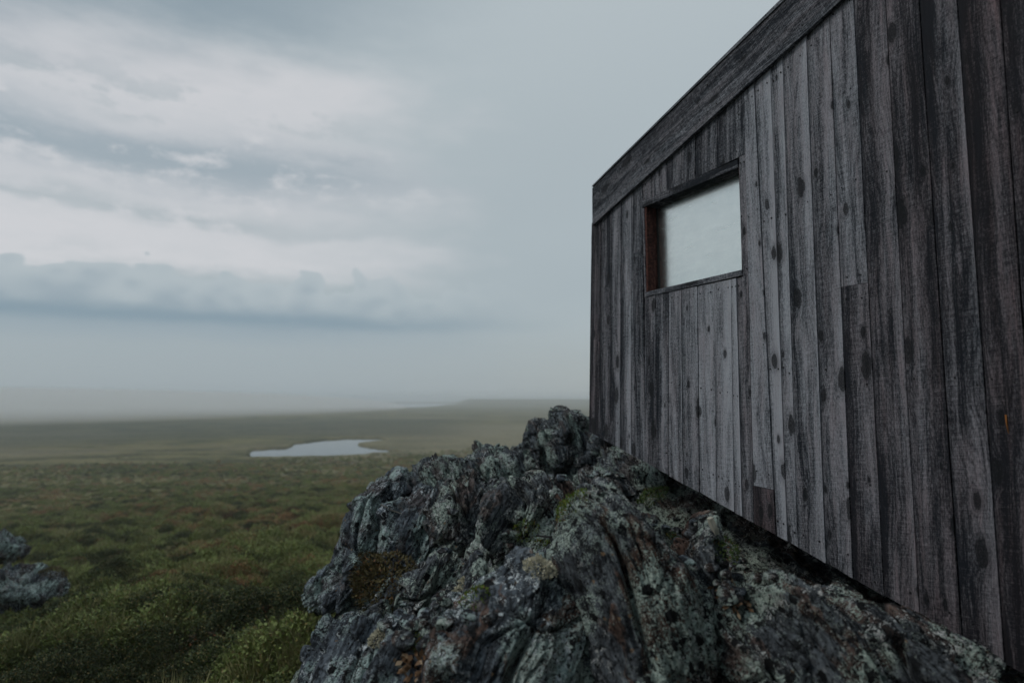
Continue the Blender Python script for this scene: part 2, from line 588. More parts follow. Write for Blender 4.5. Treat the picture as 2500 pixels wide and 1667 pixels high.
def mat_water():
    m, t, b = new_mat('tarn_water')
    p = t.pos()
    x, y, z = t.xyz(p)
    n = t.noise(t.vec(x * 0.5, y * 1.4, 0.0), 1.0, 3.0)
    finish(t, b, (0.02, 0.026, 0.03), 0.05, t.bump(n, 0.10, 0.05), 0.5)
    b.inputs['IOR'].default_value = 2.8
    return m


# ================================================================= TERRAIN
TARN_PX = [(617, 1119), (619, 1112), (614, 1106), (620.5, 1100), (635, 1097.5), (672, 1095), (711, 1092.8), (719, 1088), (711.5, 1082),
           (743, 1080), (775, 1076), (808, 1073.6), (852, 1070.6), (900, 1070.2), (938.5, 1070.0), (937, 1076.5), (905, 1079.5),
           (884, 1082), (879, 1086.6), (899, 1091.7), (942, 1095.3), (955, 1101), (969, 1106), (942, 1106), (906, 1108),
           (884, 1112.6), (797.5, 1116), (725, 1118), (670, 1118.5)]
TARN_Z = 0.0
TARN = np.array([tuple(at_z(a, c, TARN_Z))[:2] for a, c in TARN_PX])
LAKE_PX = [(640, 996), (740, 994.5), (860, 994.8), (960, 995.5), (1030, 994), (1075, 991), (1085, 988), (1112, 986.5), (1118, 985.2),
           (1060, 984.8), (960, 984.6), (820, 984.8), (640, 985.2)]
LAKE = np.array([tuple(at_z(a, c, TARN_Z))[:2] for a, c in LAKE_PX])


def poly_sd(px, py, poly):
    """signed distance to a polygon, negative inside"""
    d = np.full(px.shape, 1e9)
    inside = np.zeros(px.shape, bool)
    n = len(poly)
    for i in range(n):
        ax, ay = poly[i]
        bx, by = poly[(i + 1) % n]
        ex, ey = bx - ax, by - ay
        wx, wy = px - ax, py - ay
        tt = np.clip((wx * ex + wy * ey) / (ex * ex + ey * ey), 0, 1)
        d = np.minimum(d, np.hypot(wx - ex * tt, wy - ey * tt))
        cond = ((ay > py) != (by > py)) & (px < ex * (py - ay) / (ey + 1e-12) + ax)
        inside ^= cond
    return np.where(inside, -d, d)


RIDGE_A, RIDGE_B = np.array([0.9, -3.0]), np.array([1.1, 6.6])
PROF_D = np.array([0, 0.9, 1.8, 3.0, 6.0, 12.0, 20, 35, 60, 85, 110, 160, 400, 4000])
PROF_Z = np.array([-1.45, -1.75, -2.15, -2.6, -3.25, -4.2, -5.2, -6.9, -9.0, -10.6, -11.6, -11.75, -11.7, -11.6])


def ground_z(x, y):
    x = np.asarray(x, float)
    y = np.asarray(y, float)
    e = RIDGE_B - RIDGE_A
    tt = np.clip(((x - RIDGE_A[0]) * e[0] + (y - RIDGE_A[1]) * e[1]) / (e @ e), 0, 1)
    ox, oy = x - (RIDGE_A[0] + e[0] * tt), y - (RIDGE_A[1] + e[1] * tt)
    dist = np.hypot(np.where(ox > 0, ox * 0.45, ox), oy)
    z = np.interp(dist, PROF_D, PROF_Z)
    p = np.stack([x, y, np.zeros_like(x)], 1)
    r = np.hypot(x, y)
    near = np.clip((dist - 0.8) / 2.5, 0, 1)
    z = z + (fbm(p * 0.75, 4, 5) - 0.5) * 1.15 * near * np.clip(45 / (r + 1), 0, 1)
    z = z + (fbm(p * 2.4, 2, 6) - 0.5) * 0.22 * near * np.clip(25 / (r + 1), 0, 1)
    z = z + (fbm(p * 0.16, 3, 9) - 0.5) * 0.9 * near * np.clip(1.4 - r / 120, 0, 1)
    z = z + (fbm(p * 0.03, 3, 15) - 0.5) * 1.6 * np.clip((r - 25) / 60, 0, 1) * np.clip(1.6 - r / 110, 0, 1)
    # tarn and lake basins
    for poly, w in ((TARN, 0.55), (LAKE, 14.0)):
        msk = (r > (100 if w < 5 else 700)) & (r < (230 if w < 5 else 2300))
        sd = np.full(x.shape, 1e9)
        if msk.any():
            sd[msk] = poly_sd(x[msk], y[msk], poly) - 0.2 + (fbm(p[msk] * (0.22 if w < 5 else 0.01), 3, 55) - 0.5) * (4.0 if w < 5 else 8.0)
        k = np.clip((sd + w) / (2 * w), 0, 1)
        k = k * k * (3 - 2 * k)
        zb = -EYE - 0.5 + k * 0.95
        m2 = np.clip((sd - w) / (10 * w), 0, 1)
        z = np.where(sd < 11 * w, zb * (1 - m2) + z * m2, z)
    # low far rise on the right, shore of the far lake
    az = np.degrees(np.arctan2(x, y))
    rise = np.clip((r - 850) / 700, 0, 1) * np.clip((az + 5.4) / 1.6, 0, 1) * np.clip((120 - az) / 40, 0, 1)
    rise = rise * rise * (3 - 2 * rise)
    z = z + rise * 10.9 * (0.93 + 0.07 * fbm(p * 0.004, 2, 33))
    return z


def build_ground():
    front = np.radians(np.linspace(-46, 24, 620))
    rest = np.radians(np.concatenate([np.linspace(24, 314, 240)[1:-1]]))
    azs = np.concatenate([front, rest])
    rr = np.concatenate([np.geomspace(0.4, 5.0, 40)[:-1], np.geomspace(5, 45, 190)[:-1], np.geomspace(45, 118, 90)[:-1],
                         np.linspace(118, 196, 150)[:-1], np.geomspace(196, 2300, 110)])
    A, R = np.meshgrid(azs, rr)
    x = (R * np.sin(A)).ravel()
    y = (R * np.cos(A)).ravel()
    z = ground_z(x, y)
    nr, na = len(rr), len(azs)
    i = np.arange(nr - 1)[:, None] * na
    j = np.arange(na)[None, :]
    j2 = (j + 1) % na
    faces = np.stack([i + j, i + j2, i + na + j2, i + na + j], 2).reshape(-1, 4)[:, ::-1]
    v = np.stack([x, y, z + EYE], 1)
    v = np.vstack([v, [[0, 0, ground_z([0.0], [0.0])[0] + EYE]]])
    o = mesh_np('moor_ground', v, faces, mat_ground())
    tag(o, kind='structure')
    return o


ground = build_ground()
M_WATER = mat_water()


def water_sheet(name, poly, z, grow):
    c = poly.mean(0)
    pts = [c + (p - c) * grow for p in poly]
    me = bpy.data.meshes.new(name)
    me.from_pydata([(p[0], p[1], z) for p in pts], [], [list(range(len(pts)))])
    me.materials.append(M_WATER)
    o = bpy.data.objects.new(name, me)
    COL.objects.link(o)
    tag(o, kind='structure')
    return o


water_sheet('tarn_water', TARN, TARN_Z, 1.08)
water_sheet('lake_water', LAKE, TARN_Z, 1.03)

# ================================================================= HUT
D_WALL = 2.8
ALPHA = math.atan(786.0 / (F / math.cos(PITCH)))
U = Vector((-math.sin(ALPHA), math.cos(ALPHA), 0))
NOUT = Vector((-math.cos(ALPHA), -math.sin(ALPHA), 0))
FOOT = CAMP - NOUT * D_WALL                      # foot of the perpendicular from the eye


def wp(px, py, off=0.0):
    """pixel -> (s, z) on the wall plane, off metres proud of the board faces"""
    r = ray(px, py)
    k = -(D_WALL - off) / r.dot(NOUT)
    p = CAMP + r * k - FOOT
    return np.array([p.dot(U), p.z])


hut = bpy.data.objects.new('wooden_hut', None)
hut.matrix_world = Matrix(((U.x, NOUT.x, 0, FOOT.x), (U.y, NOUT.y, 0, FOOT.y), (0, 0, 1, FOOT.z), (0, 0, 0, 1)))
COL.objects.link(hut)
tag(hut, 'weathered grey timber hut with vertical boards and one window, perched over the rocks', 'hut')


class Line:
    def __init__(self, a, b):
        self.a, self.b = np.array(a, float), np.array(b, float)

    def x(self, o):
        d1, d2 = self.b - self.a, o.b - o.a
        den = d1[0] * d2[1] - d1[1] * d2[0]
        w = o.a - self.a
        t = (w[0] * d2[1] - w[1] * d2[0]) / den
        return self.a + d1 * t

    def shift(self, ds, dz):
        return Line(self.a + (ds, dz), self.b + (ds, dz))


def pline(p1, p2, off=0.0):
    return Line(wp(*p1, off), wp(*p2, off))


def plank(name, q, w=0.0, th=0.022, tone=0.5, brown=0.1, mat=None, gap=0.0024, parent=None, along='z', nz=14, jitter=True):
    """q: four (s, z) corners bottom-far, bottom-near, top-near, top-far; a board whose face is w proud of the wall plane"""
    q = [np.array(c, float) for c in q]
    c = sum(q) / 4
    up = (q[2] + q[3] - q[0] - q[1]) / 2
    if along == 's':
        up = (q[1] + q[2] - q[0] - q[3]) / 2
        q = [q[3], q[0], q[1], q[2]]
    up = up / np.linalg.norm(up)
    ac = np.array([up[1], -up[0]])               # across, so that (across, out, up) is right-handed
    loc = [((p - c) @ ac, (p - c) @ up) for p in q]
    if loc[0][0] > loc[1][0]:
        loc = [loc[1], loc[0], loc[3], loc[2]]
    wd = loc[1][0] - loc[0][0]
    e = min(0.003, wd * 0.06)
    cols = [0.0, e / wd, 0.22, 0.5, 0.78, 1 - e / wd, 1.0]
    dep = [-0.003, 0.0, 0, 0, 0, 0, -0.003]
    cup = random.uniform(-0.0022, 0.0022) if jitter else 0
    tw = random.uniform(-0.0016, 0.0016) if jitter else 0
    lift = random.uniform(-0.0018, 0.0018) if jitter else 0
    sd = random.randint(0, 9999)
    v, faces = [], []
    nc = len(cols)
    for iz in range(nz + 1):
        b = iz / nz
        l = np.array(loc[0]) * (1 - b) + np.array(loc[3]) * b
        r = np.array(loc[1]) * (1 - b) + np.array(loc[2]) * b
        wob = [(fbm(np.array([[b * 9.0 + sd, k * 31.7, 0.5]]), 3, 3)[0] - 0.5) * 0.004 for k in (0, 1)]
        for ic, a in enumerate(cols):
            x, z = l * (1 - a) + r * a
            x += gap if a == 0 else (-gap if a == 1 else 0)
            x += wob[0] * (1 - a) + wob[1] * a
            y = w + lift + dep[ic] + cup * (2 * a - 1) ** 2 + tw * (2 * a - 1) * (2 * b - 1)
            if iz in (0, nz):
                y -= 0.0015
            v.append((x, y, z))
    n0 = len(v)
    for iz in range(nz + 1):                     # back edge verts
        for ic in (0, nc - 1):
            x, y, z = v[iz * nc + ic]
            v.append((x, w - th, z))
    for iz in range(nz):
        for ic in range(nc - 1):
            k = iz * nc + ic
            faces.append((k, k + nc, k + nc + 1, k + 1))
        a0, a1 = n0 + iz * 2, n0 + iz * 2 + 1
        faces.append((iz * nc, a0, a0 + 2, (iz + 1) * nc))
        faces.append((iz * nc + nc - 1, (iz + 1) * nc + nc - 1, a1 + 2, a1))
        faces.append((a0, a1, a1 + 2, a0 + 2))
    me = bpy.data.meshes.new(name)
    faces.append(tuple([n0, ] + [k for k in range(nc)] + [n0 + 1])[::1])
    t0 = nz * nc
    faces.append(tuple([n0 + nz * 2 + 1] + [t0 + k for k in range(nc)][::-1] + [n0 + nz * 2]))
    me.from_pydata(v, [], faces)
    me.materials.append(mat or M_WOOD)
    o = bpy.data.objects.new(name, me)
    COL.objects.link(o)
    o.parent = parent or hut
    # object axes: X across, Y out of the wall, Z along the board (hut-local X is s, Y is out)
    o.matrix_local = Matrix(((ac[0], 0, up[0], c[0]), (0, 1, 0, 0), (ac[1], 0, up[1], c[1]), (0, 0, 0, 1)))
    o.color = (tone, brown, abs(wd) / 2, 1.0)
    return o


# --- governing lines in the wall plane
L_BOT = pline((1437, 1052), (2209, 1481))
FO = 0.030                                        # fascia stands this far proud
L_FASC_LO = pline((1445.7, 551), (2055, 0), FO)
L_FASC_HI = pline((1443.4, 460), (1918, 0), FO)
L_CAP_HI = pline((1444.6, 452), (1903, 0), FO + 0.006)
L_TOP = L_FASC_LO.shift(0, 0.05)                  # boards run up behind the fascia
L_HEAD_T = pline((1570, 495), (1806, 382))
L_HEAD_B = pline((1579, 504.6), (1797, 411))
L_SILL_T = pline((1579.3, 711), (1805, 662.4))
L_SILL_B = pline((1577, 723), (1810, 676))
A0 = pline((1443.5, 551), (1438.0, 1052))

seams_left = [A0, pline((1467, 600), (1461, 1040)), pline((1493, 600), (1489, 1050)), pline((1516, 600), (1514, 1060)),
              pline((1541, 600), (1540, 1060)), pline((1568, 470), (1574, 1090))]
tones_left = [(0.38, 0.45), (0.46, 0.20), (0.54, 0.05), (0.60, 0.0), (0.46, 0.0)]
NAILS = []


def mid(*ls):
    return sum(ls) / len(ls)


def add_nails(q, rows):
    """two nails per row; rows are 0..1 up the board"""
    for b in rows:
        for a in (0.22, 0.78):
            if random.random() < 0.12:
                continue
            b2 = b + random.uniform(-0.006, 0.006)
            a2 = a + random.uniform(-0.07, 0.07)
            lo = q[0] * (1 - a2) + q[1] * a2
            hi = q[3] * (1 - a2) + q[2] * a2
            NAILS.append(lo * (1 - b2) + hi * b2)


def board(l, r, top, bot, tone, brown, rows=(0.03, 0.34, 0.66, 0.955), **kw):
    q = [l.x(bot), r.x(bot), r.x(top), l.x(top)]
    q[0] = q[0] + (0, random.uniform(-0.004, 0.003))
    q[1] = q[1] + (0, random.uniform(-0.004, 0.003))
    o = plank('plank', q, tone=tone, brown=brown, **kw)
    add_nails(q, rows)
    return o


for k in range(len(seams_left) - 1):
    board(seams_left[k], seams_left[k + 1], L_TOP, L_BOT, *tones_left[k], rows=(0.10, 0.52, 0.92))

seams_below = [pline((1574, 720), (1573, 1100)), pline((1600.6, 723), (1601.6, 1060)), pline((1632.5, 715), (1633, 1065)),
               pline((1663, 706), (1667, 1065)), pline((1702.6, 695), (1707, 1200)), pline((1743, 687), (1749, 1218)),
               pline((1785, 682), (1793, 1245)), pline((1798, 680), (1808, 1062)), pline((1827, 673), (1841, 1275))]
tones_below = [(0.50, 0.10), (0.52, 0.05), (0.74, 0.05), (0.58, 0.0), (0.80, 0.0), (0.86, 0.02), (0.92, 0.0), (0.58, 0.25)]
for k in range(len(seams_below) - 1):
    board(seams_below[k], seams_below[k + 1], L_SILL_B.shift(0, -0.002), L_BOT, *tones_below[k], rows=(0.12, 0.5, 0.965))

seams_above = [pline((1567, 443), (1568.6, 496)), pline((1597, 420), (1597.5, 480)), pline((1628, 390), (1628.5, 470)), pline((1658, 364), (1657, 455)),
               pline((1697, 330), (1697, 437)), pline((1751, 285), (1749, 410)), pline((1816.6, 221), (1820, 384))]
tones_above = [(0.52, 0.2), (0.50, 0.15), (0.48, 0.1), (0.52, 0.12), (0.50, 0.05), (0.46, 0.0)]
for k in range(len(seams_above) - 1):
    board(seams_above[k], seams_above[k + 1], L_TOP, L_HEAD_T.shift(0, 0.002), *tones_above[k], rows=(0.10, 0.62))

S1 = pline((1816, 220), (1841, 1275))
S2 = pline((1841, 207), (1892, 1250))
S3 = pline((1880, 166), (1922, 1320))
S5 = pline((1969, 80), (2017, 1380))
S6 = pline((2030, 160), (2082, 1385))
S7 = pline((2084, 0), (2159, 1460))
S8 = pline((2162, 0), (2243, 1470))
S9 = pline((2253, 127), (2345, 1500))
S10 = pline((2336, 0), (2445, 1500))
S11 = pline((2441, 0), (2548, 1500))
JOINT1 = pline((1841, 1185), (1892, 1196))
JOINT2 = pline((2058, 699), (2128, 687))
# board with a patched foot
board(S1, S2, L_TOP, JOINT1, 0.82, 0.0)
board(S1, S2, JOINT1.shift(0, -0.003), L_BOT, 0.42, 0.75, rows=(0.5,))['label'] = 'short reddish board let in at the foot of the wall'
board(S2, S3, L_TOP, L_BOT, 0.88, 0.0)
S4 = pline((1910, 134), (1949, 1340))
board(S3, S4, L_TOP, L_BOT, 0.78, 0.0)
board(S4, S5, L_TOP, L_BOT, 0.66, 0.05)
board(S5, S6, L_TOP, L_BOT, 0.60, 0.15)
board(S6, S7, L_TOP, JOINT2, 0.66, 0.05)
board(S6, S7, JOINT2.shift(0, -0.003), L_BOT, 0.44, 0.30)
board(S7, S8, L_TOP, L_BOT, 0.52, 0.36)
board(S8, S9, L_TOP, L_BOT, 0.47, 0.46)
board(S9, S10, L_TOP, L_BOT, 0.46, 0.30)
board(S10, S11, L_TOP, L_BOT, 0.38, 0.58)
prev = S11
step = (S11.a - S10.a)[0]
for k in range(14):                                # the wall goes on past the frame
    nxt = Line(S11.a + (-0.135 * (k + 1), 0), S11.b + (-0.135 * (k + 1), 0))
    board(prev, nxt, L_TOP, L_BOT, random.uniform(0.28, 0.42), random.uniform(0.2, 0.6))
    prev = nxt
S_END = (prev.a[0] + prev.b[0]) / 2
S_FAR = A0.a[0]

# right of the window: a short filler board
W_R = pline((1803, 400), (1809, 668))
board(W_R, S1, L_HEAD_T.shift(0, -0.002), L_SILL_B, 0.55, 0.25, rows=(0.06, 0.5, 0.94))

# --- window: reveal boards, head, sill, glass
win = bpy.data.objects.new('window', None)
COL.objects.link(win)
win.parent = hut
W_L = pline((1579, 505), (1579.5, 711))
oTL, oTR = W_L.x(L_HEAD_B), W_R.x(L_HEAD_B)
oBL, oBR = W_L.x(L_SILL_T), W_R.x(L_SILL_T)
sL, sR = (oTL[0] + oBL[0]) / 2, (oTR[0] + oBR[0]) / 2
zT, zB = (oTL[1] + oTR[1]) / 2, (oBL[1] + oBR[1]) / 2


def reveal_depth():
    """depth of the far jamb from its apparent width"""
    want = 1605.5
    lo, hi = 0.0, 0.4
    for _ in range(40):
        m = (lo + hi) / 2
        p = FOOT + U * sL + NOUT * (-m) + Vector((0, 0, (zT + zB) / 2))
        d = p - CAMP
        px = 1250 + F * d.dot(RGT) / d.dot(FWD)
        if px < want: lo = m
        else: hi = m
    return lo


RD = reveal_depth()


def box(name, s0, s1, y0, y1, z0, z1, mat, parent, tone=0.5, brown=0.1, bev=0.002, long_axis='x'):
    """box centred on its own origin, its longest side along local Z for the grain"""
    me = bpy.data.meshes.new(name)
    a, b_, c = abs(s1 - s0) / 2, abs(y1 - y0) / 2, abs(z1 - z0) / 2
    import bmesh
    bm = bmesh.new()
    bmesh.ops.create_cube(bm, size=2.0)
    for v in bm.verts:
        v.co = Vector((v.co.x * a, v.co.y * b_, v.co.z * c))
    if bev:
        bmesh.ops.bevel(bm, geom=bm.edges[:], offset=bev, segments=1, affect='EDGES')
    R = Matrix.Identity(3)
    if long_axis == 'x':
        R = Matrix.Rotation(math.radians(90), 3, 'Y')
    for v in bm.verts:
        v.co = R.inverted() @ v.co
    bm.to_mesh(me)
    bm.free()
    me.materials.append(mat)
    o = bpy.data.objects.new(name, me)
    COL.objects.link(o)
    o.parent = parent
    o.matrix_local = Matrix.Translation(((s0 + s1) / 2, (y0 + y1) / 2, (z0 + z1) / 2)) @ R.to_4x4()
    o.color = (tone, brown, 0.1, 1)
    return o


jt = 0.02
box('jamb', sL, sL + jt, -RD - 0.03, -0.004, zB - 0.01, zT + 0.01, M_RED, win, 0.46, 0.5, long_axis='z')
box('jamb', sR - jt, sR, -RD - 0.03, -0.004, zB - 0.01, zT + 0.01, M_RED, win, 0.5, 0.4, long_axis='z')
hT = (wp(1570, 495)[1] + wp(1806, 382)[1]) / 2
box('head', sL + jt * 2.0, sR - 0.002, -RD - 0.03, 0.004, zT, hT, M_WOOD, win, 0.52, 0.0)
bB = (wp(1577, 723)[1] + wp(1810, 676)[1]) / 2
box('sill', sL + jt * 1.2, sR - 0.006, -RD - 0.03, 0.006, bB, zB, M_WOOD, win, 0.62, 0.0)
# narrow casing on the far side
cs = wp(1570.5, 600)[0]
box('casing', sL + jt + 0.001, cs, -0.03, 0.001, bB, zT - 0.004, M_WOOD, win, 0.58, 0.15, long_axis='z')
box('glass_pane', sL, sR, -RD - 0.010, -RD, zB, zT, M_GLASS, win, bev=0.0)
for nm, a0, a1, c0, c1 in (('frame_bar', sL - 0.0005, sL - 0.010, zB, zT), ('frame_bar', sR + 0.0005, sR + 0.012, zB, zT),):
    box(nm, a0, a1, -RD, -RD + 0.008, c0, c1, M_DARK, win, bev=0.001, long_axis='z')

# --- fascia and cap along the roof edge
f_far = wp(1443.6, 460, FO)[0]
endL = Line((f_far, 0), (f_far - 0.004, 1))
endN = Line((S_END, 0), (S_END, 1))
plank('fascia_board', [endL.x(L_FASC_LO), endN.x(L_FASC_LO), endN.x(L_FASC_HI), endL.x(L_FASC_HI)], w=FO, th=0.028,
      tone=0.44, brown=0.05, along='s', nz=40).color[3] = 0.5
capL = Line((f_far - 0.01, 0), (f_far - 0.012, 1))
plank('cap_strip', [capL.x(L_FASC_HI.shift(0, 0.003)), endN.x(L_FASC_HI.shift(0, 0.003)), endN.x(L_CAP_HI), capL.x(L_CAP_HI)], w=FO + 0.006, th=0.030,
      tone=0.62, brown=0.0, along='s', nz=40)
for k in range(26):
    px = 1455 + k * 22
    for fr in (0.2, 0.8):
        if random.random() < 0.55:
            continue
        s = wp(px, 400)[0]
        ln = Line((s, 0), (s, 1))
        a, b_ = ln.x(L_FASC_LO), ln.x(L_FASC_HI)
        NAILS.append(np.append(a * (1 - fr) + b_ * fr, FO))


def build_nails():
    v, f = [], []
    for nl in NAILS:
        s, z = nl[0], nl[1]
        y0 = (nl[2] if len(nl) > 2 else 0.0)
        r = random.uniform(0.0032, 0.0048)
        k = len(v)
        for rr, yy in ((r, -0.003), (r, 0.0022), (r * 0.6, 0.0030)):
            for a in range(6):
                v.append((s + rr * math.cos(a * math.pi / 3), y0 + yy, z + 1.25 * rr * math.sin(a * math.pi / 3)))
        for lv in range(2):
            for a in range(6):
                b_ = (a + 1) % 6
                f.append((k + lv * 6 + a, k + lv * 6 + b_, k + lv * 6 + 6 + b_, k + lv * 6 + 6 + a))
        f.append(tuple(k + 12 + a for a in range(6)))
    me = bpy.data.meshes.new('nails')
    me.from_pydata(v, [], f)
    me.materials.append(M_NAIL)
    o = bpy.data.objects.new('nails', me)
    COL.objects.link(o)
    o.parent = hut
    o['kind'] = 'stuff'


build_nails()

# --- body of the hut behind the boards
DEPTH = 2.7


def prism(name, prof, y0, y1, mat):
    """extrude an (s, z) outline between two depths"""
    n = len(prof)
    v = [(p[0], y0, p[1]) for p in prof] + [(p[0], y1, p[1]) for p in prof]
    f = [tuple(range(n)), tuple(range(2 * n - 1, n - 1, -1))]
    f += [(i, n + i, n + (i + 1) % n, (i + 1) % n) for i in range(n)]
    me = bpy.data.meshes.new(name)
    me.from_pydata(v, [], f)
    me.materials.append(mat)
    o = bpy.data.objects.new(name, me)
    COL.objects.link(o)
    o.parent = hut
    o.color = (0.4, 0.3, 0.1, 1)
    return o


e1 = Line((S_FAR - 0.03, 0), (S_FAR - 0.03, 1))
e2 = Line((S_END + 0.02, 0), (S_END + 0.02, 1))
botc = L_BOT.shift(0, 0.02)
topc = L_FASC_HI.shift(0, -0.012)
prism('wall_core', [e1.x(botc), e2.x(botc), e2.x(topc), e1.x(topc)], -RD - 0.05, -DEPTH, M_DARK)
e1r = Line((S_FAR - 0.03, 0), (S_FAR - 0.03, 1))
e2r = Line((S_END - 0.02, 0), (S_END - 0.02, 1))
prism('roof', [e1r.x(L_FASC_HI.shift(0, -0.008)), e2r.x(L_FASC_HI.shift(0, -0.008)), e2r.x(L_CAP_HI.shift(0, -0.004)), e1r.x(L_CAP_HI.shift(0, -0.004))],
      -0.002, -DEPTH - 0.05, M_FELT)
prism('floor_joist', [e1.x(L_BOT.shift(0, 0.01)), e2.x(L_BOT.shift(0, 0.01)), e2.x(L_BOT.shift(0, 0.10)), e1.x(L_BOT.shift(0, 0.10))], -0.026, -RD - 0.048, M_DARK)
# boards of the far gable end
zb, zt = e1.x(L_BOT)[1], e1.x(L_TOP)[1]
nb = 20
for k in range(nb):
    y0, y1 = -0.024 - k * (DEPTH - 0.03) / nb, -0.024 - (k + 1) * (DEPTH - 0.03) / nb + 0.003
    o = box('end_plank', S_FAR - 0.028, S_FAR - 0.004, y1, y0, zb + 0.005, zt + 0.06, M_WOOD, hut, random.uniform(0.35, 0.6), random.uniform(0, 0.3), long_axis='z')

# orange splinter on the nearest boards
sp = wp(2457, 1012)
sp2 = wp(2463, 1058)
me = bpy.data.meshes.new('splinter')
wv = 0.004
me.from_pydata([(sp[0] + wv, 0.004, sp[1]), (sp[0] - wv, 0.008, sp[1] - 0.01), (sp[0] - wv * 0.4, 0.007, (sp[1] + sp2[1]) / 2), (sp2[0], 0.004, sp2[1]),
                (sp[0] + wv * 0.6, 0.004, (sp[1] + sp2[1]) / 2), (sp[0], -0.004, sp[1]), (sp2[0], -0.004, sp2[1])], [],
               [(0, 4, 2, 1), (4, 3, 2), (0, 1, 5), (1, 2, 3, 6, 5), (0, 5, 6, 3, 4)])
me.materials.append(M_SPLINT)
o = bpy.data.objects.new('splinter', me)
COL.objects.link(o)
o.parent = hut
o['label'] = 'orange fresh splinter on a dark board'

# ================================================================= ROCKS
_cs_cache = {}


def cube_sphere(n):
    if n in _cs_cache:
        return _cs_cache[n]
    g = np.tan(np.linspace(-1, 1, n + 1) * math.pi / 4)
    A, B = np.meshgrid(g, g)
    A, B = A.ravel(), B.ravel()
    one = np.ones_like(A)
    sides = [(one, A, B), (-one, -A, B), (-A, one, B), (A, -one, B), (A, B, one), (-A, B, -one)]
    # orientation fixed below by checking the face normal
    v, f = [], []
    i = np.arange(n)[:, None] * (n + 1)
    j = np.arange(n)[None, :]
    q = np.stack([i + j, i + j + 1, i + j + n + 2, i + j + n + 1], 2).reshape(-1, 4)
    off = 0
    for s in sides:
        p = np.stack(s, 1)
        p = p / np.linalg.norm(p, axis=1)[:, None]
        qq = q.copy()
        e = np.cross(p[qq[0, 1]] - p[qq[0, 0]], p[qq[0, 3]] - p[qq[0, 0]])
        if e @ p[qq[0, 0]] < 0:
            qq = qq[:, ::-1]
        v.append(p)
        f.append(qq + off)
        off += len(p)
    v = np.vstack(v)
    f = np.vstack(f)
    key = np.round(v * 1e5).astype(np.int64)
    _, idx, inv = np.unique(key, axis=0, return_index=True, return_inverse=True)
    out = (v[idx], inv.ravel()[f])
    _cs_cache[n] = out
    return out


ROCKS = []


def facets(p, seed):
    """tilted flat pieces: returns height of the nearest cell's plane (about -1..1) and a crack mask"""
    b = np.floor(p - 0.5).astype(np.int64)
    best = np.full(len(p), 1e9)
    sec = np.full(len(p), 1e9)
    val = np.zeros(len(p))
    with np.errstate(over='ignore'):
        for k in range(8):
            c = b + np.array([k & 1, (k >> 1) & 1, k >> 2])
            u = [(c[:, j] & 0xffffffff).astype(np.uint32) for j in range(3)]
            j = np.stack([_hash(*u, seed + 1), _hash(*u, seed + 2), _hash(*u, seed + 3)], 1)
            ctr = c + 0.5 + (j - 0.5) * 0.75
            dv = p - ctr
            d2 = (dv * dv).sum(1)
            g = (j[:, [1, 2, 0]] - 0.5) * 3.4
            v = (_hash(*u, seed + 4) - 0.5) * 1.0 + (dv * g).sum(1)
            near = d2 < best
            sec = np.where(near, best, np.minimum(sec, d2))
            val = np.where(near, v, val)
            best = np.where(near, d2, best)
    return val, np.exp(-((np.sqrt(sec) - np.sqrt(best)) / 0.035) ** 2)


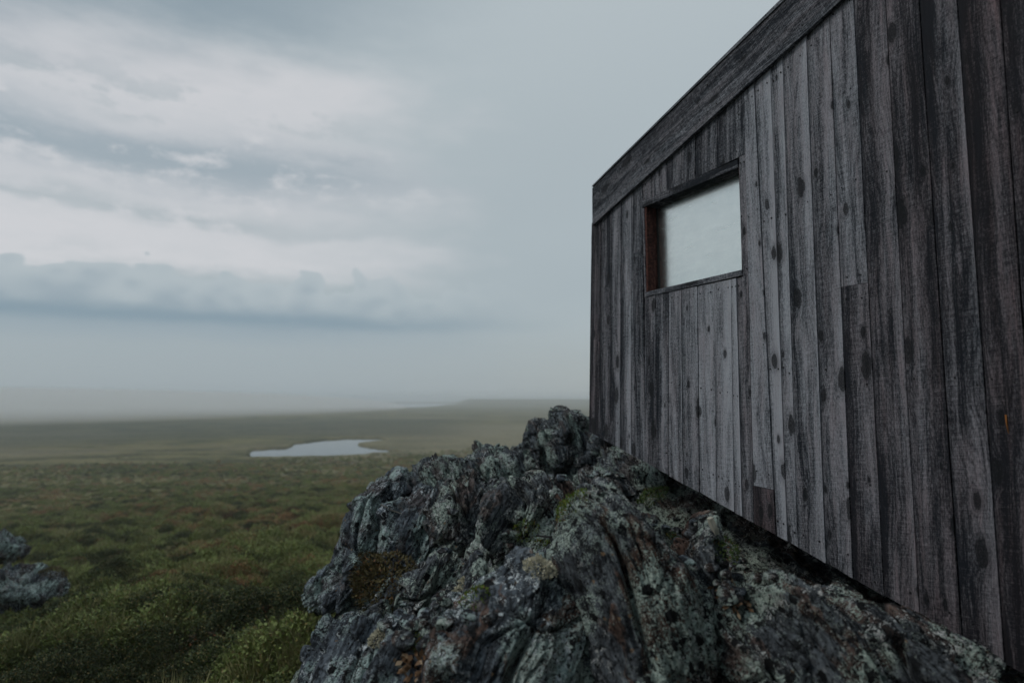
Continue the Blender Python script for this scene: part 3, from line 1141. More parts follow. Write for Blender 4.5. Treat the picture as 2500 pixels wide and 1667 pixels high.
def rock(name, c, ax, roll=0.0, yaw=0.0, lean=0.0, n=90, seed=1, nf=NF_A, planes=16, mat=None, amp=1.0, block=0.75, ledge=1.0, lump=1.0, brk=0.75, label=None, group=None, cat='rock'):
    """a fractured boulder: soft intersection of random planes round an ellipsoid, then foliation ledges and grain"""
    rg = np.random.default_rng(seed)
    d, f = cube_sphere(n)
    nr = rg.normal(size=(planes, 3))
    nr /= np.linalg.norm(nr, axis=1)[:, None]
    h = rg.uniform(block, 1.0, planes)
    k = 36.0
    den = np.clip(d @ nr.T, 1e-3, None)
    rad = h[None, :] / den
    rad = np.minimum(rad, 6.0)
    r = np.power(np.sum(np.power(np.maximum(rad, 1e-3), -k), axis=1) + 1.12 ** -k, -1.0 / k)
    ax = np.array(ax, float)
    p = d * r[:, None] * ax
    R = Matrix.Rotation(roll, 3, 'Y') @ Matrix.Rotation(lean, 3, 'X') @ Matrix.Rotation(yaw, 3, 'Z')
    Rn = np.array(R)
    p = p @ Rn.T
    out = (d / ax) @ Rn.T
    out /= np.linalg.norm(out, axis=1)[:, None]
    nfv = np.array(nf, float)
    nfv /= np.linalg.norm(nfv)
    t1 = np.cross(nfv, [0.0, 0.0, 1.0]); t1 /= np.linalg.norm(t1)
    t2 = np.cross(nfv, t1)
    W = p + np.array(c)[None, :] * 1.0
    q = np.stack([W @ nfv, W @ t1, W @ t2], 1)
    sz = float(ax.mean())
    warp = (fbm(W * 3.0, 3, seed + 3) - 0.5)
    qa = q.copy()
    qa[:, 0] += warp * 0.10
    disp = (fbm(W * (1.3 / sz), 2, seed + 1) - 0.5) * 0.20 * sz * lump
    disp += (vnoise(qa * np.array([6.5, 1.3, 1.3]), seed + 30, True) - 0.5) * 0.15 * ledge * min(1.0, sz / 0.3)
    ks = min(1.0, sz / 0.25)
    fv, fc = facets(qa * np.array([6.0, 2.6, 3.2]) / max(0.55, ks), seed + 100)
    disp += fv * 0.066 * ks * brk - fc * 0.022 * ks * brk
    fv, fc = facets(qa * np.array([17.0, 6.5, 8.0]) + 3.1, seed + 120)
    disp += fv * 0.017 * ks * brk - fc * 0.007 * ks * brk
    disp += (vnoise(qa * np.array([34.0, 4.0, 4.0]), seed + 50, True) - 0.5) * 0.026
    disp += (vnoise(qa * np.array([95.0, 7.0, 7.0]), seed + 60, True) - 0.5) * 0.013
    disp += (fbm(W * 42.0, 3, seed + 80) - 0.5) * 0.010

    def crack(u, wd):
        fr = u - np.floor(u)
        e = np.minimum(fr, 1 - fr)
        return np.exp(-(e / wd) ** 2)
    wl = fbm(W * 1.7, 2, seed + 5) * 2.2
    on = np.clip((vnoise(q * np.array([3.0, 2.2, 2.2]), seed + 7) - 0.40) * 5, 0, 1)
    disp -= crack(q[:, 0] * 4.2 + wl, 0.045) * on * 0.085
    on2 = np.clip((vnoise(q * np.array([9.0, 4.0, 4.0]), seed + 8) - 0.45) * 5, 0, 1)
    disp -= crack(q[:, 0] * 13.0 + wl * 1.7, 0.085) * on2 * 0.030
    on3 = np.clip((vnoise(q * np.array([4.0, 2.0, 3.0]), seed + 9) - 0.50) * 6, 0, 1)
    disp -= crack(q[:, 2] * 3.1 + q[:, 0] * 0.7 + wl * 1.2, 0.028) * on3 * 0.075 * ledge
    p = p + out * (disp * amp)[:, None]
    o = mesh_np(name, p, f, mat, True, loc=tuple(c))
    if label:
        tag(o, label, cat, group)
    ROCKS.append(o)
    return o


def prock(px, py, depth, hw, hh, hd, **kw):
    c = at(px, py, depth)
    k = depth / (F * 1.0)
    return rock(kw.pop('name', 'rock'), c, (hw * k, hd, hh * k), **kw)


R_ = math.radians
# foreground
prock(1515, 1560, 2.55, 185, 330, 0.42, n=150, seed=11, mat=M_ROCK_DOME, roll=R_(-4), lean=R_(-8), planes=10, block=0.88, amp=0.9, ledge=0.3, lump=0.6, brk=0.28,
      label='rounded domed rock with black lichen spots and brown streaks, in front of the hut')
prock(1700, 1625, 2.66, 58, 335, 0.30, n=110, seed=23, mat=M_ROCK_DOME, roll=R_(3), lean=R_(-6), planes=12, block=0.85, amp=0.8, ledge=0.3, lump=0.5, brk=0.6,
      label='narrow upright rock split from the domed rock by a dark crack')
prock(1975, 1745, 2.40, 270, 265, 0.40, n=140, seed=31, mat=M_ROCK_RIGHT, roll=R_(-14), lean=R_(-10), planes=14, block=0.82,
      label='broad speckled rock mottled with white and black lichen under the hut wall')
prock(2290, 1805, 2.25, 230, 225, 0.40, n=110, seed=37, mat=M_ROCK_RIGHT, roll=R_(14), planes=14, block=0.82,
      label='dark lichen rock at the bottom right corner beneath the boards')
prock(1235, 1640, 2.45, 165, 270, 0.36, n=140, seed=41, nf=NF_B, mat=M_ROCK_SLAB, roll=R_(24), lean=R_(-12), planes=12, block=0.80, amp=0.85, ledge=0.6, lump=0.6,
      label='leaning slab with rust brown bands left of the domed rock')
prock(1050, 1690, 2.50, 120, 220, 0.30, n=110, seed=43, nf=NF_B, mat=M_ROCK_SLAB, roll=R_(34), lean=R_(-8), planes=12, block=0.82,
      label='blue grey slab beside the dry leaf litter at the bottom')
prock(905, 1640, 2.75, 95, 130, 0.24, n=90, seed=47, nf=NF_B, mat=M_ROCK_BLUE, roll=R_(25), planes=12, block=0.78,
      label='pale grey block below the round cream lichen tuft')
prock(828, 1645, 2.90, 58, 110, 0.20, n=80, seed=53, nf=NF_B, mat=M_ROCK_BLUE, roll=R_(14), planes=12, block=0.76,
      label='pointed rust edged block at the lower left end of the outcrop')
# middle ridge
prock(1375, 1290, 3.25, 120, 120, 0.34, n=100, seed=61, mat=M_ROCK_DOME, roll=R_(10), planes=14, block=0.8,
      label='black crusted hump of rock with green lichen behind the domed rock')
prock(1255, 1330, 3.15, 105, 140, 0.30, n=100, seed=67, nf=NF_B, mat=M_ROCK_MID, roll=R_(32), planes=14, block=0.78,
      label='wedge shaped ridge rock with two green sprig cushions')
prock(1170, 1450, 2.95, 110, 110, 0.28, n=95, seed=71, nf=NF_B, mat=M_ROCK_MID, roll=R_(20), planes=14, block=0.76,
      label='broken grey rock beside the mossy cream lichen patch')
prock(1060, 1450, 3.10, 100, 100, 0.26, n=90, seed=73, nf=NF_B, mat=M_ROCK_MID, roll=R_(38), planes=11, block=0.68,
      label='angular ochre spotted block in the middle of the ridge')
prock(960, 1520, 3.05, 75, 85, 0.22, n=85, seed=79, nf=NF_B, mat=M_ROCK_MID, roll=R_(30), planes=11, block=0.68,
      label='angular block with a pointed tip on the left ridge line')
prock(1290, 1500, 2.75, 90, 110, 0.22, n=90, seed=83, mat=M_ROCK_DOME, roll=R_(8), planes=14, block=0.78,
      label='ribbed dark rock wedged between the domed rock and the leaning slab')
# far left flank
prock(908, 1345, 5.2, 96, 165, 0.55, n=100, seed=89, nf=NF_B, mat=M_ROCK_BLUE, roll=R_(12), lean=R_(-6), planes=12, block=0.8,
      label='large smooth blue grey boulder on the left flank of the outcrop')
prock(1035, 1360, 4.9, 120, 150, 0.5, n=95, seed=97, nf=NF_B, mat=M_ROCK_BLUE, roll=R_(24), planes=12, block=0.8,
      label='blue grey slanting face right of the large smooth boulder')
prock(1050, 1210, 5.4, 85, 82, 0.4, n=85, seed=101, mat=M_ROCK_FAR, roll=R_(-8), planes=13, block=0.76,
      label='square shouldered rock on the skyline below the tarn')
prock(1180, 1198, 5.3, 120, 100, 0.45, n=95, seed=103, mat=M_ROCK_FAR, roll=R_(12), planes=13, block=0.76,
      label='humped green lichen rock in the middle of the outcrop skyline')
prock(1190, 1300, 4.4, 140, 100, 0.4, n=95, seed=107, mat=M_ROCK_MID, roll=R_(28), planes=13, block=0.76,
      label='broken slope of grey rock below the humped skyline rock')
# crag by the hut corner
prock(1385, 1090, 6.2, 64, 126, 0.4, n=90, seed=109, mat=M_ROCK_FAR, roll=R_(2), planes=10, block=0.66,
      label='tall peak of the crag left of the hut corner')
prock(1318, 1130, 6.3, 58, 92, 0.4, n=80, seed=113, mat=M_ROCK_FAR, roll=R_(-8), planes=12, block=0.74,
      label='lower shoulder of the crag just left of the peak')
prock(1442, 1150, 6.1, 58, 105, 0.4, n=80, seed=127, mat=M_ROCK_FAR, roll=R_(-16), planes=12, block=0.72,
      label='crag block directly under the far hut corner')
prock(1250, 1150, 6.4, 85, 65, 0.4, n=75, seed=131, mat=M_ROCK_FAR, roll=R_(18), planes=13, block=0.78,
      label='low mossy rock sloping down left from the crag')
prock(1482, 1135, 5.7, 62, 78, 0.3, n=70, seed=163, mat=M_ROCK_FAR, roll=R_(-20), planes=11, block=0.70,
      label='small rock wedged just below the far hut corner')
prock(1530, 1185, 5.25, 110, 100, 0.4, n=80, seed=137, mat=M_ROCK_FAR, roll=R_(-18), planes=12, block=0.74,
      label='pale grey rock showing beneath the far end of the hut')
# in the heath on the left
prock(36, 1448, 10.5, 86, 56, 0.8, n=80, seed=139, nf=NF_A, ledge=0.3, mat=M_ROCK_DARK, roll=R_(6), planes=11, block=0.72, cat='boulder', name='boulder',
      label='grey boulder lying in the heath at the left edge')
prock(-2, 1338, 12.0, 52, 34, 0.6, n=60, seed=149, nf=NF_B, mat=M_ROCK_DARK, planes=11, block=0.74, cat='boulder', name='boulder',
      label='smaller pale boulder behind the left edge boulder')
prock(785, 1440, 6.3, 36, 48, 0.2, n=55, seed=151, nf=NF_B, mat=M_ROCK_BLUE, roll=R_(10), planes=11, block=0.7,
      label='small dark rock standing in the grass left of the outcrop')

# --- bedrock that ties the outcrop together: a rough sheet just under the rock tops
ANCH = [(1515, 1400, 2.7), (1700, 1450, 2.9), (1800, 1455, 2.95), (1760, 1420, 3.5), (1640, 1310, 3.6), (1900, 1490, 2.75), (2050, 1540, 2.6),
        (2250, 1640, 2.4), (2450, 1720, 2.3), (1560, 1230, 4.2), (1480, 1190, 4.9), (1440, 1160, 5.8), (1360, 1140, 6.2), (1300, 1170, 5.6),
        (1200, 1250, 5.2), (1100, 1270, 5.1), (1000, 1370, 4.9), (900, 1450, 4.9), (1250, 1350, 3.6), (1150, 1420, 3.3), (1050, 1490, 3.2),
        (960, 1570, 3.1), (850, 1650, 3.0), (1200, 1600, 2.6), (1050, 1680, 2.5), (1300, 1700, 2.2), (1600, 1720, 2.1), (1900, 1700, 2.2),
        (1780, 1330, 4.4), (1900, 1420, 4.4), (1700, 1200, 5.6), (2000, 1470, 3.4), (2200, 1560, 3.0)]
AP = np.array([tuple(at(*a)) for a in ANCH])


def bed_z(x, y):
    d2 = (x[:, None] - AP[None, :, 0]) ** 2 + (y[:, None] - AP[None, :, 1]) ** 2
    w = 1.0 / (d2 + 0.012) ** 1.7
    z = (w * AP[None, :, 2]).sum(1) / w.sum(1)
    dn = np.sqrt(d2.min(1))
    z = z - 0.10 - np.clip(dn - 0.16, 0, None) ** 1.1 * 1.9
    inn = (x - FOOT.x) * -NOUT.x + (y - FOOT.y) * -NOUT.y          # metres behind the board face
    sa = (x - FOOT.x) * U.x + (y - FOOT.y) * U.y
    fl = L_BOT.a[1] + (sa - L_BOT.a[0]) * (L_BOT.b[1] - L_BOT.a[1]) / (L_BOT.b[0] - L_BOT.a[0]) + EYE
    fl = np.where(sa > S_FAR, 1e3, fl)
    k = np.clip(inn / 0.9, 0, 1)
    z = np.where((inn > -0.1) & (sa < S_FAR), np.maximum(z, fl - 0.55 + 0.33 * k), z)
    z = np.where(inn > -0.03, np.minimum(z, fl - 0.14), z)
    return z


def build_bedrock():
    nx, ny = 440, 560
    xs = np.linspace(-1.9, 5.4, nx)
    ys = np.linspace(0.6, 7.6, ny)
    X, Y = np.meshgrid(xs, ys)
    x, y = X.ravel(), Y.ravel()
    z = bed_z(x, y)
    p = np.stack([x, y, z * 0.5], 1)
    z = z + (fbm(p * 2.6, 4, 201) - 0.5) * 0.20 + (fbm(p * 11.0, 4, 205) - 0.5) * 0.10
    nfv = np.array(NF_A) / np.linalg.norm(NF_A)
    q = np.stack([p @ nfv, y * 0.2, z * 0.1], 1)
    z = z + (vnoise(q * np.array([24.0, 5, 5]), 210, True) - 0.5) * 0.05 + (vnoise(p * 26.0, 214, True) - 0.5) * 0.03
    i = np.arange(ny - 1)[:, None] * nx
    j = np.arange(nx - 1)[None, :]
    f = np.stack([i + j, i + j + 1, i + nx + j + 1, i + nx + j], 2).reshape(-1, 4)
    o = mesh_np('bedrock', np.stack([x, y, z], 1), f, mat_rock('schist_bed', tint=(0.85, 0.85, 0.82), rust=0.5, green=0.6, dots=0.6, nf=NF_A, white=0.6))
    tag(o, kind='structure')
    return o


bedrock = build_bedrock()


def build_shade_knoll():
    """unseen rock rise added behind the viewpoint to block light from the rear sky"""
    nx, ny = 150, 110
    X, Y = np.meshgrid(np.linspace(-5.0, 6.0, nx), np.linspace(-9.0, 1.0, ny))
    x, y = X.ravel(), Y.ravel()
    front = -1.0 + 1.5 * np.clip((x - 0.7) / 0.5, 0, 1)          # added out-of-view spur, shades the lower near wall
    back = np.clip((front - y) / 2.6, 0, 1)
    back = back * back * (3 - 2 * back)
    edge = np.clip((x + 4.9) / 2.6, 0, 1) * np.clip((y + 9.0) / 2.5, 0, 1)
    z = EYE - 1.9 + 5.2 * back * edge * (0.75 + 0.25 * np.clip((x + 2) / 5, 0, 1)) - 1.6 * (1 - edge)
    p = np.stack([x, y, z * 0.4], 1)
    z = z + (fbm(p * 0.9, 4, 401) - 0.5) * 1.3 * np.clip((0.6 - y) / 2, 0.15, 1) + (vnoise(p * np.array([5.0, 1.4, 1.4]), 405, True) - 0.5) * 0.3 * np.clip((0.6 - y) / 2, 0.2, 1)
    i = np.arange(ny - 1)[:, None] * nx
    j = np.arange(nx - 1)[None, :]
    f = np.stack([i + j, i + j + 1, i + nx + j + 1, i + nx + j], 2).reshape(-1, 4)
    tag(mesh_np('shade_knoll', np.stack([x, y, z], 1), f, M_ROCK_FAR), kind='structure')


build_shade_knoll()  # added rise out of view, keeps rear sky light off wall and rocks


# --- BVH of all rock for setting small things down
def bvh_of(objs):
    vs, fs, off = [], [], 0
    for o in objs:
        me = o.data
        n = len(me.vertices)
        co = np.empty(n * 3, np.float32)
        me.vertices.foreach_get('co', co)
        co = co.reshape(-1, 3) + np.array(o.location)[None, :]
        lp = np.empty(len(me.loops), np.int32)
        me.loops.foreach_get('vertex_index', lp)
        vs.append(co)
        fs.append(lp.reshape(-1, 4) + off)
        off += n
    return BVHTree.FromPolygons(np.vstack(vs).tolist(), np.vstack(fs).tolist())


BVH = bvh_of(ROCKS + [bedrock])


def on_rock(px, py):
    d = ray(px, py).normalized()
    loc, nrm, _, dist = BVH.ray_cast(CAMP, d)
    if loc is None:
        return None, None
    return loc, nrm


def drop(x, y, ztop=EYE + 1.0):
    loc, nrm, _, _ = BVH.ray_cast(Vector((x, y, ztop)), Vector((0, 0, -1)))
    return loc, nrm


# --- loose stones
stone_meshes = []
for k in range(6):
    keep = ROCKS[:]
    o = rock('stone', (100 + k, 0, 0), (0.05, 0.036, 0.026), n=16, seed=300 + k, planes=9, block=0.62, amp=0.16, mat=[M_ROCK_RIGHT, M_ROCK_MID, M_ROCK_BLUE][k % 3])
    stone_meshes.append(o.data)
    COL.objects.unlink(o)
    bpy.data.objects.remove(o)
    ROCKS[:] = keep
placed = 0
spots = [(1790, 1420, 75, 40, 34), (1640, 1290, 60, 20, 12), (1030, 1500, 110, 60, 34), (960, 1590, 60, 40, 14), (1480, 1175, 60, 25, 12), (1180, 1320, 90, 60, 20)]
LBL = ['loose stone on the ledge below the hut boards', 'loose stone under the middle of the hut floor', 'loose stone among the angular ridge blocks',
       'loose stone beside the round cream lichen tuft', 'loose stone under the far end of the hut', 'loose stone on the broken slope of the ridge']
for (cx, cy, sx, sy, cnt), lb in zip(spots, LBL):
    for k in range(cnt):
        loc, nrm = on_rock(random.gauss(cx, sx * 0.6), random.gauss(cy, sy * 0.6))
        if loc is None or loc.y > 7 or nrm.z < 0.25:
            continue
        o = bpy.data.objects.new('stone', random.choice(stone_meshes))
        s = random.uniform(0.35, 1.0)
        o.scale = (s, s, s)
        o.rotation_euler = (random.uniform(-.4, .4), random.uniform(-.4, .4), random.uniform(0, 6.28))
        o.location = loc + Vector((0, 0, 0.008 * s))
        COL.objects.link(o)
        tag(o, lb, 'stone', lb.replace('loose stone', 'loose stones'))


# ================================================================= SMALL PLANTS ON THE ROCK
def leaves_mesh(name, n, rad, hgt, ln, wd, mat, seed, dome=True, upright=0.6):
    """a cushion of many small pointed leaves over a dome"""
    rg = np.random.default_rng(seed)
    a = rg.uniform(0, 2 * math.pi, n)
    r = np.sqrt(rg.uniform(0, 1, n))
    rr = r * rad * (0.8 + 0.4 * vnoise(np.stack([np.cos(a) * 1.5, np.sin(a) * 1.5, np.full(n, seed * 1.7)], 1), seed))
    x, y = rr * np.cos(a), rr * np.sin(a)
    lump = 0.45 + 1.1 * fbm(np.stack([x, y, np.full(n, 3.3)], 1) * (2.6 / rad), 2, seed)
    z = hgt * (1 - r ** 2) * lump * (0.35 + 0.65 * rg.uniform(0, 1, n) ** 0.5)
    d = np.stack([np.cos(a) * r, np.sin(a) * r, np.full(n, upright)], 1) + rg.normal(size=(n, 3)) * 0.55
    d /= np.linalg.norm(d, axis=1)[:, None]
    s = np.cross(d, rg.normal(size=(n, 3)))
    s /= np.linalg.norm(s, axis=1)[:, None]
    L = ln * rg.uniform(0.6, 1.3, n)[:, None]
    Wd = wd * rg.uniform(0.7, 1.2, n)[:, None]
    p0 = np.stack([x, y, z], 1)
    v = np.stack([p0, p0 + d * L * 0.5 + s * Wd, p0 + d * L, p0 + d * L * 0.5 - s * Wd], 1).reshape(-1, 3)
    f = np.arange(n * 4).reshape(n, 4)
    return mesh_np(name, v, f, mat, False)


def cushion(px, py, kind, rad, hgt, label, n=None, seed=1):
    loc, nrm = on_rock(px, py)
    if loc is None:
        return
    mat = {'moss': M_MOSS, 'deep': M_MOSSD, 'lichen': M_LICHEN, 'heath': M_HEATHR, 'litter': M_LITTER}[kind]
    n = n or int(260 * (rad / 0.06) ** 2)
    ln, wd = {'moss': (0.013, 0.0028), 'deep': (0.014, 0.0032), 'lichen': (0.009, 0.0032), 'heath': (0.022, 0.005), 'litter': (0.030, 0.010)}[kind]
    o = leaves_mesh({'moss': 'moss_cushion', 'deep': 'moss_cushion', 'lichen': 'lichen_tuft', 'heath': 'heath_tuft', 'litter': 'leaf_litter'}[kind], n, rad, hgt, ln, wd, mat, seed,
                    upright={'moss': 0.9, 'litter': 0.15}.get(kind, 0.5))
    axis = (nrm * 0.6 + Vector((0, 0, 0.6))).normalized()
    o.location = loc - axis * 0.008
    o.rotation_euler = axis.to_track_quat('Z', 'Y').to_euler()
    tag(o, label, {'moss': 'moss', 'deep': 'moss', 'lichen': 'lichen', 'heath': 'heath', 'litter': 'leaves'}[kind])


cushion(1285, 1290, 'moss', 0.060, 0.035, 'bright green sprig cushion on the wedge shaped ridge rock', seed=2)
cushion(1395, 1232, 'moss', 0.075, 0.040, 'green and red sprig cushion on the black crusted hump', seed=3)
cushion(1330, 1335, 'moss', 0.055, 0.035, 'yellow green moss cushion left of the domed rock', seed=4)
cushion(1590, 1215, 'deep', 0.150, 0.070, 'deep green moss bed in the shade under the hut edge', seed=5)
cushion(1640, 1310, 'deep', 0.080, 0.030, 'dark moss strip in the crack right of the domed rock', seed=6)
cushion(1765, 1335, 'deep', 0.070, 0.035, 'small bright moss clump in the dark under the hut', seed=7)
cushion(1318, 1385, 'lichen', 0.065, 0.040, 'cream reindeer lichen tuft below the yellow green moss', n=900, seed=8)
cushion(1130, 1430, 'lichen', 0.070, 0.035, 'cream lichen patch mixed with moss on the broken grey rock', n=900, seed=9)
cushion(1165, 1455, 'moss', 0.060, 0.035, 'green moss patch around the cream lichen', seed=10)
cushion(932, 1557, 'lichen', 0.050, 0.045, 'round cream lichen tuft above the pale grey block', n=800, seed=11)
cushion(905, 1385, 'heath', 0.200, 0.120, 'brown heath tuft growing below the large smooth boulder', n=2200, seed=12)
cushion(945, 1430, 'heath', 0.180, 0.090, 'darker heath tuft at the foot of the slanting face', n=1800, seed=13)
cushion(1230, 1055, 'heath', 0.160, 0.060, 'rusty heath strip on the low mossy rock by the crag', n=1200, seed=14)
cushion(1027, 1600, 'litter', 0.075, 0.020, 'drift of dry brown leaves in the cleft between two slabs', n=120, seed=15)
cushion(1020, 1560, 'moss', 0.045, 0.02, 'dark moss at the head of the leaf filled cleft', seed=16)
cushion(1790, 1455, 'litter', 0.07, 0.015, 'dry leaves scattered on the ledge below the hut boards', n=50, seed=17)


for k, (bx, by, br, lb) in enumerate(((30, 1372, 0.26, 'dark heath tuft on top of the grey boulder at the left edge'),
                                      (130, 1400, 0.22, 'brown heath tuft on the right shoulder of the left edge boulder'))):
    cushion(bx, by, 'heath', br, 0.14, lb, n=1500, seed=40 + k)

# pale chip and twigs
def sliver(name, p, ln, wd, rot, mat, label, cat):
    import bmesh
    bm = bmesh.new()
    bmesh.ops.create_cube(bm, size=1.0)
    bmesh.ops.subdivide_edges(bm, edges=bm.edges[:], cuts=2)
    for v in bm.verts:
        t = v.co.x
        v.co = Vector((t * ln, v.co.y * wd * (1 - 0.6 * abs(t)) + 0.12 * ln * t * t, v.co.z * wd * 0.6 + 0.03 * ln * math.sin(5 * t)))
    me = bpy.data.meshes.new(name)
    bm.to_mesh(me)
    bm.free()
    me.materials.append(mat)
    o = bpy.data.objects.new(name, me)
    o.location = p
    o.rotation_euler = rot
    COL.objects.link(o)
    tag(o, label, cat)
    return o


loc, nrm = on_rock(1742, 1302)
if loc: sliver('wood_chip', loc + Vector((0, 0, 0.03)), 0.07, 0.03, (0.2, 1.2, 0.4), M_CHIP, 'pale wood chip standing beside the moss under the hut', 'chip')
loc, nrm = on_rock(1345, 1316)
if loc: sliver('dead_stick', loc + Vector((0, -0.01, 0.012)), 0.13, 0.010, (0, 0.05, -0.3), M_NAIL, 'short black stick lying left of the domed rock', 'stick')
loc, nrm = on_rock(970, 1255)
if loc: sliver('bleached_twig', loc + Vector((0, -0.02, 0.02)), 0.26, 0.012, (0, 0.5, 0.2), M_TWIG, 'bleached twig caught on the large smooth boulder', 'twig')
loc, nrm = on_rock(1290, 1140)
if loc: sliver('bleached_twig', loc + Vector((0, -0.02, 0.02)), 0.22, 0.010, (0, 0.7, 0.2), M_TWIG, 'bleached twig on the rocks below the crag', 'twig')


# ================================================================= HEATH ON THE MOOR
def tuft_sources():
    src = bpy.data.collections.new('heath_sources')
    objs = []
    specs = [('heath_a', 420, 0.15, 0.19, 0.024, 0.0072, M_HEATH, 0.6), ('heath_b', 420, 0.18, 0.13, 0.022, 0.0070, M_HEATH, 0.5),
             ('heath_c', 340, 0.15, 0.13, 0.024, 0.0066, M_HEATHB, 0.7), ('heath_d', 120, 0.10, 0.03, 0.15, 0.0030, M_GRASS, 2.2)]
    for k, (nm, n, rad, hg, ln, wd, mt, up) in enumerate(specs):
        o = leaves_mesh(nm, n, rad, hg, ln, wd, mt, 500 + k, upright=up)
        COL.objects.unlink(o)
        src.objects.link(o)
        objs.append(o)
    return src


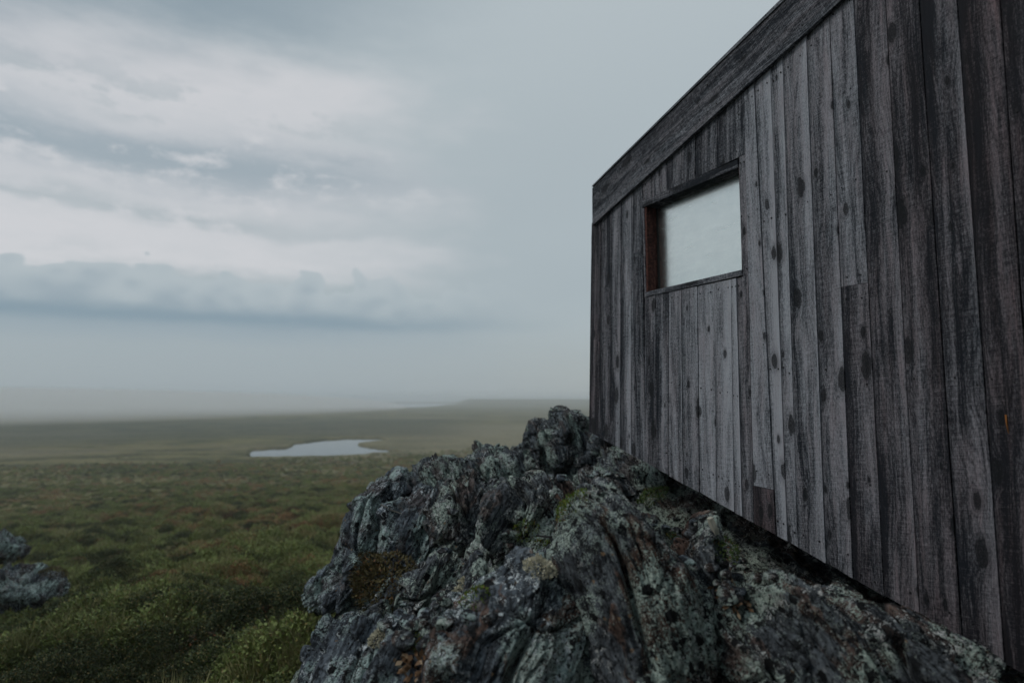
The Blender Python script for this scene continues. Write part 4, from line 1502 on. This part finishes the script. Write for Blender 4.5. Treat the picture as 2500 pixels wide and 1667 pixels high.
def build_heath():
    rg = np.random.default_rng(99)
    P, Sc, Ix, Ti, Ro = [], [], [], [], []

    def ring(r0, r1, cnt, s0, s1):
        r = np.sqrt(rg.uniform(r0 * r0, r1 * r1, cnt))
        a = np.radians(rg.uniform(-52, 22, cnt))
        x, y = r * np.sin(a), r * np.cos(a)
        z = ground_z(x, y)
        pz = bed_z(x, y) - EYE
        e = RIDGE_B - RIDGE_A
        keep = (z > pz - 0.02) | (x < -1.9) | (y > 7.4)
        keep &= ~((x > 0.9) & (y < 7.5))
        sd = poly_sd(x, y, TARN)
        keep &= sd > 4.0
        rr_ = np.hypot(x, y)
        patch = fbm(np.stack([x * 0.035, y * 0.05, np.zeros_like(x)], 1), 3, 91)
        keep &= rg.uniform(0, 1, len(x)) > np.clip((rr_ - 55) / 95 + (patch - 0.5) * 2.2, 0, 1)
        x, y, z = x[keep], y[keep], z[keep]
        n = len(x)
        pp = np.stack([x, y, np.zeros(n)], 1)
        k1 = fbm(pp * 0.35, 3, 71)
        k2 = fbm(pp * 1.3, 3, 77)
        u = rg.uniform(0, 1, n)
        idx = np.where(u < 0.5, 0, 1)
        far = np.clip((np.hypot(x, y) - 9) / 25, 0, 1)
        pb = np.clip((k1 - 0.54) * 4 + 0.04 + 0.24 * far, 0.02, 0.8)
        idx = np.where(rg.uniform(0, 1, n) < pb, 2, idx)
        pg = np.clip((k2 - 0.58) * 3 + 0.01 + 0.10 * far, 0.01, 0.3)
        idx = np.where(rg.uniform(0, 1, n) < pg, 3, idx)
        P.append(np.stack([x, y, z + EYE - 0.02], 1))
        Sc.append(rg.uniform(s0, s1, n) * (0.35 + 1.3 * k2))
        Ix.append(idx)
        Ti.append(np.clip(0.60 + (k2 - 0.5) * 3.8 + (k1 - 0.5) * 1.6 + rg.normal(size=n) * 0.12, 0, 1))
        Ro.append(np.stack([rg.uniform(-0.25, 0.25, n), rg.uniform(-0.25, 0.25, n), rg.uniform(0, 6.28, n)], 1))

    ring(3.5, 14, 20000, 0.6, 1.5)
    ring(14, 30, 24000, 1.0, 1.8)
    ring(30, 62, 34000, 1.3, 2.3)
    ring(62, 170, 46000, 1.3, 2.3)
    P, Sc, Ix, Ti, Ro = np.vstack(P), np.concatenate(Sc), np.concatenate(Ix), np.concatenate(Ti), np.vstack(Ro)
    me = bpy.data.meshes.new('heath')
    n = len(P)
    me.vertices.add(n)
    me.vertices.foreach_set('co', P.astype(np.float32).ravel())
    for nm, ty, dat, key in (('scl', 'FLOAT', Sc, 'value'), ('idx', 'INT', Ix, 'value'), ('tint', 'FLOAT', Ti, 'value'), ('rot', 'FLOAT_VECTOR', Ro, 'vector')):
        a = me.attributes.new(nm, ty, 'POINT')
        a.data.foreach_set(key, np.ascontiguousarray(dat, dtype=np.int32 if ty == 'INT' else np.float32).ravel())
    o = bpy.data.objects.new('heath', me)
    COL.objects.link(o)
    tag(o, 'low green and brown heath shrubs covering the moor slope', 'heath', kind='stuff')
    ng = bpy.data.node_groups.new('heath_scatter', 'GeometryNodeTree')
    ng.interface.new_socket('Geometry', in_out='INPUT', socket_type='NodeSocketGeometry')
    ng.interface.new_socket('Geometry', in_out='OUTPUT', socket_type='NodeSocketGeometry')
    N = ng.nodes
    gi, go = N.new('NodeGroupInput'), N.new('NodeGroupOutput')
    ci = N.new('GeometryNodeCollectionInfo')
    ci.inputs['Collection'].default_value = tuft_sources()
    ci.inputs['Separate Children'].default_value = True
    ci.inputs['Reset Children'].default_value = True
    ip = N.new('GeometryNodeInstanceOnPoints')
    ip.inputs['Pick Instance'].default_value = True

    def na(nm, ty):
        k = N.new('GeometryNodeInputNamedAttribute')
        k.data_type = ty
        k.inputs['Name'].default_value = nm
        return k.outputs['Attribute']
    L = ng.links.new
    L(gi.outputs[0], ip.inputs['Points'])
    L(ci.outputs[0], ip.inputs['Instance'])
    L(na('idx', 'INT'), ip.inputs['Instance Index'])
    L(na('rot', 'FLOAT_VECTOR'), ip.inputs['Rotation'])
    L(na('scl', 'FLOAT'), ip.inputs['Scale'])
    L(ip.outputs[0], go.inputs[0])
    md = o.modifiers.new('scatter', 'NODES')
    md.node_group = ng
    return o


build_heath()


# ================================================================= AIR
def volume_mat(name, density, col):
    m = bpy.data.materials.new(name)
    m.use_nodes = True
    nt = m.node_tree
    nt.nodes.remove(nt.nodes['Principled BSDF'])
    v = nt.nodes.new('ShaderNodeVolumePrincipled')
    v.inputs['Color'].default_value = (*col, 1)
    v.inputs['Density'].default_value = density
    v.inputs['Anisotropy'].default_value = 0.0
    nt.links.new(v.outputs[0], nt.nodes['Material Output'].inputs['Volume'])
    return m


def haze_box():
    h = 2400.0
    z0, z1 = -2.0, EYE + 6.0
    v = [(x, y, z) for z in (z0, z1) for y in (-h, h) for x in (-h, h)]
    f = [(0, 2, 3, 1), (4, 5, 7, 6), (0, 1, 5, 4), (2, 6, 7, 3), (0, 4, 6, 2), (1, 3, 7, 5)]
    me = bpy.data.meshes.new('haze')
    me.from_pydata(v, [], f)
    me.materials.append(volume_mat('haze_air', 0.0009, (0.93, 0.97, 1.0)))
    o = bpy.data.objects.new('haze', me)
    COL.objects.link(o)
    tag(o, kind='stuff')


haze_box()


def fog_bank():
    """a low bank of mist lying over the far left of the moor"""
    d, f = cube_sphere(24)
    p = d * np.array([400.0, 600.0, 23.0])
    c = np.array([-520.0, 640.0, 0.0])
    p = p + c
    p[:, 2] = np.maximum(p[:, 2], -1.6)
    o = mesh_np('fog_bank', p, f, volume_mat('fog_air', 0.0062, (1.0, 1.0, 1.0)))
    tag(o, 'pale bank of mist lying over the far left moor', 'fog', kind='stuff')


fog_bank()
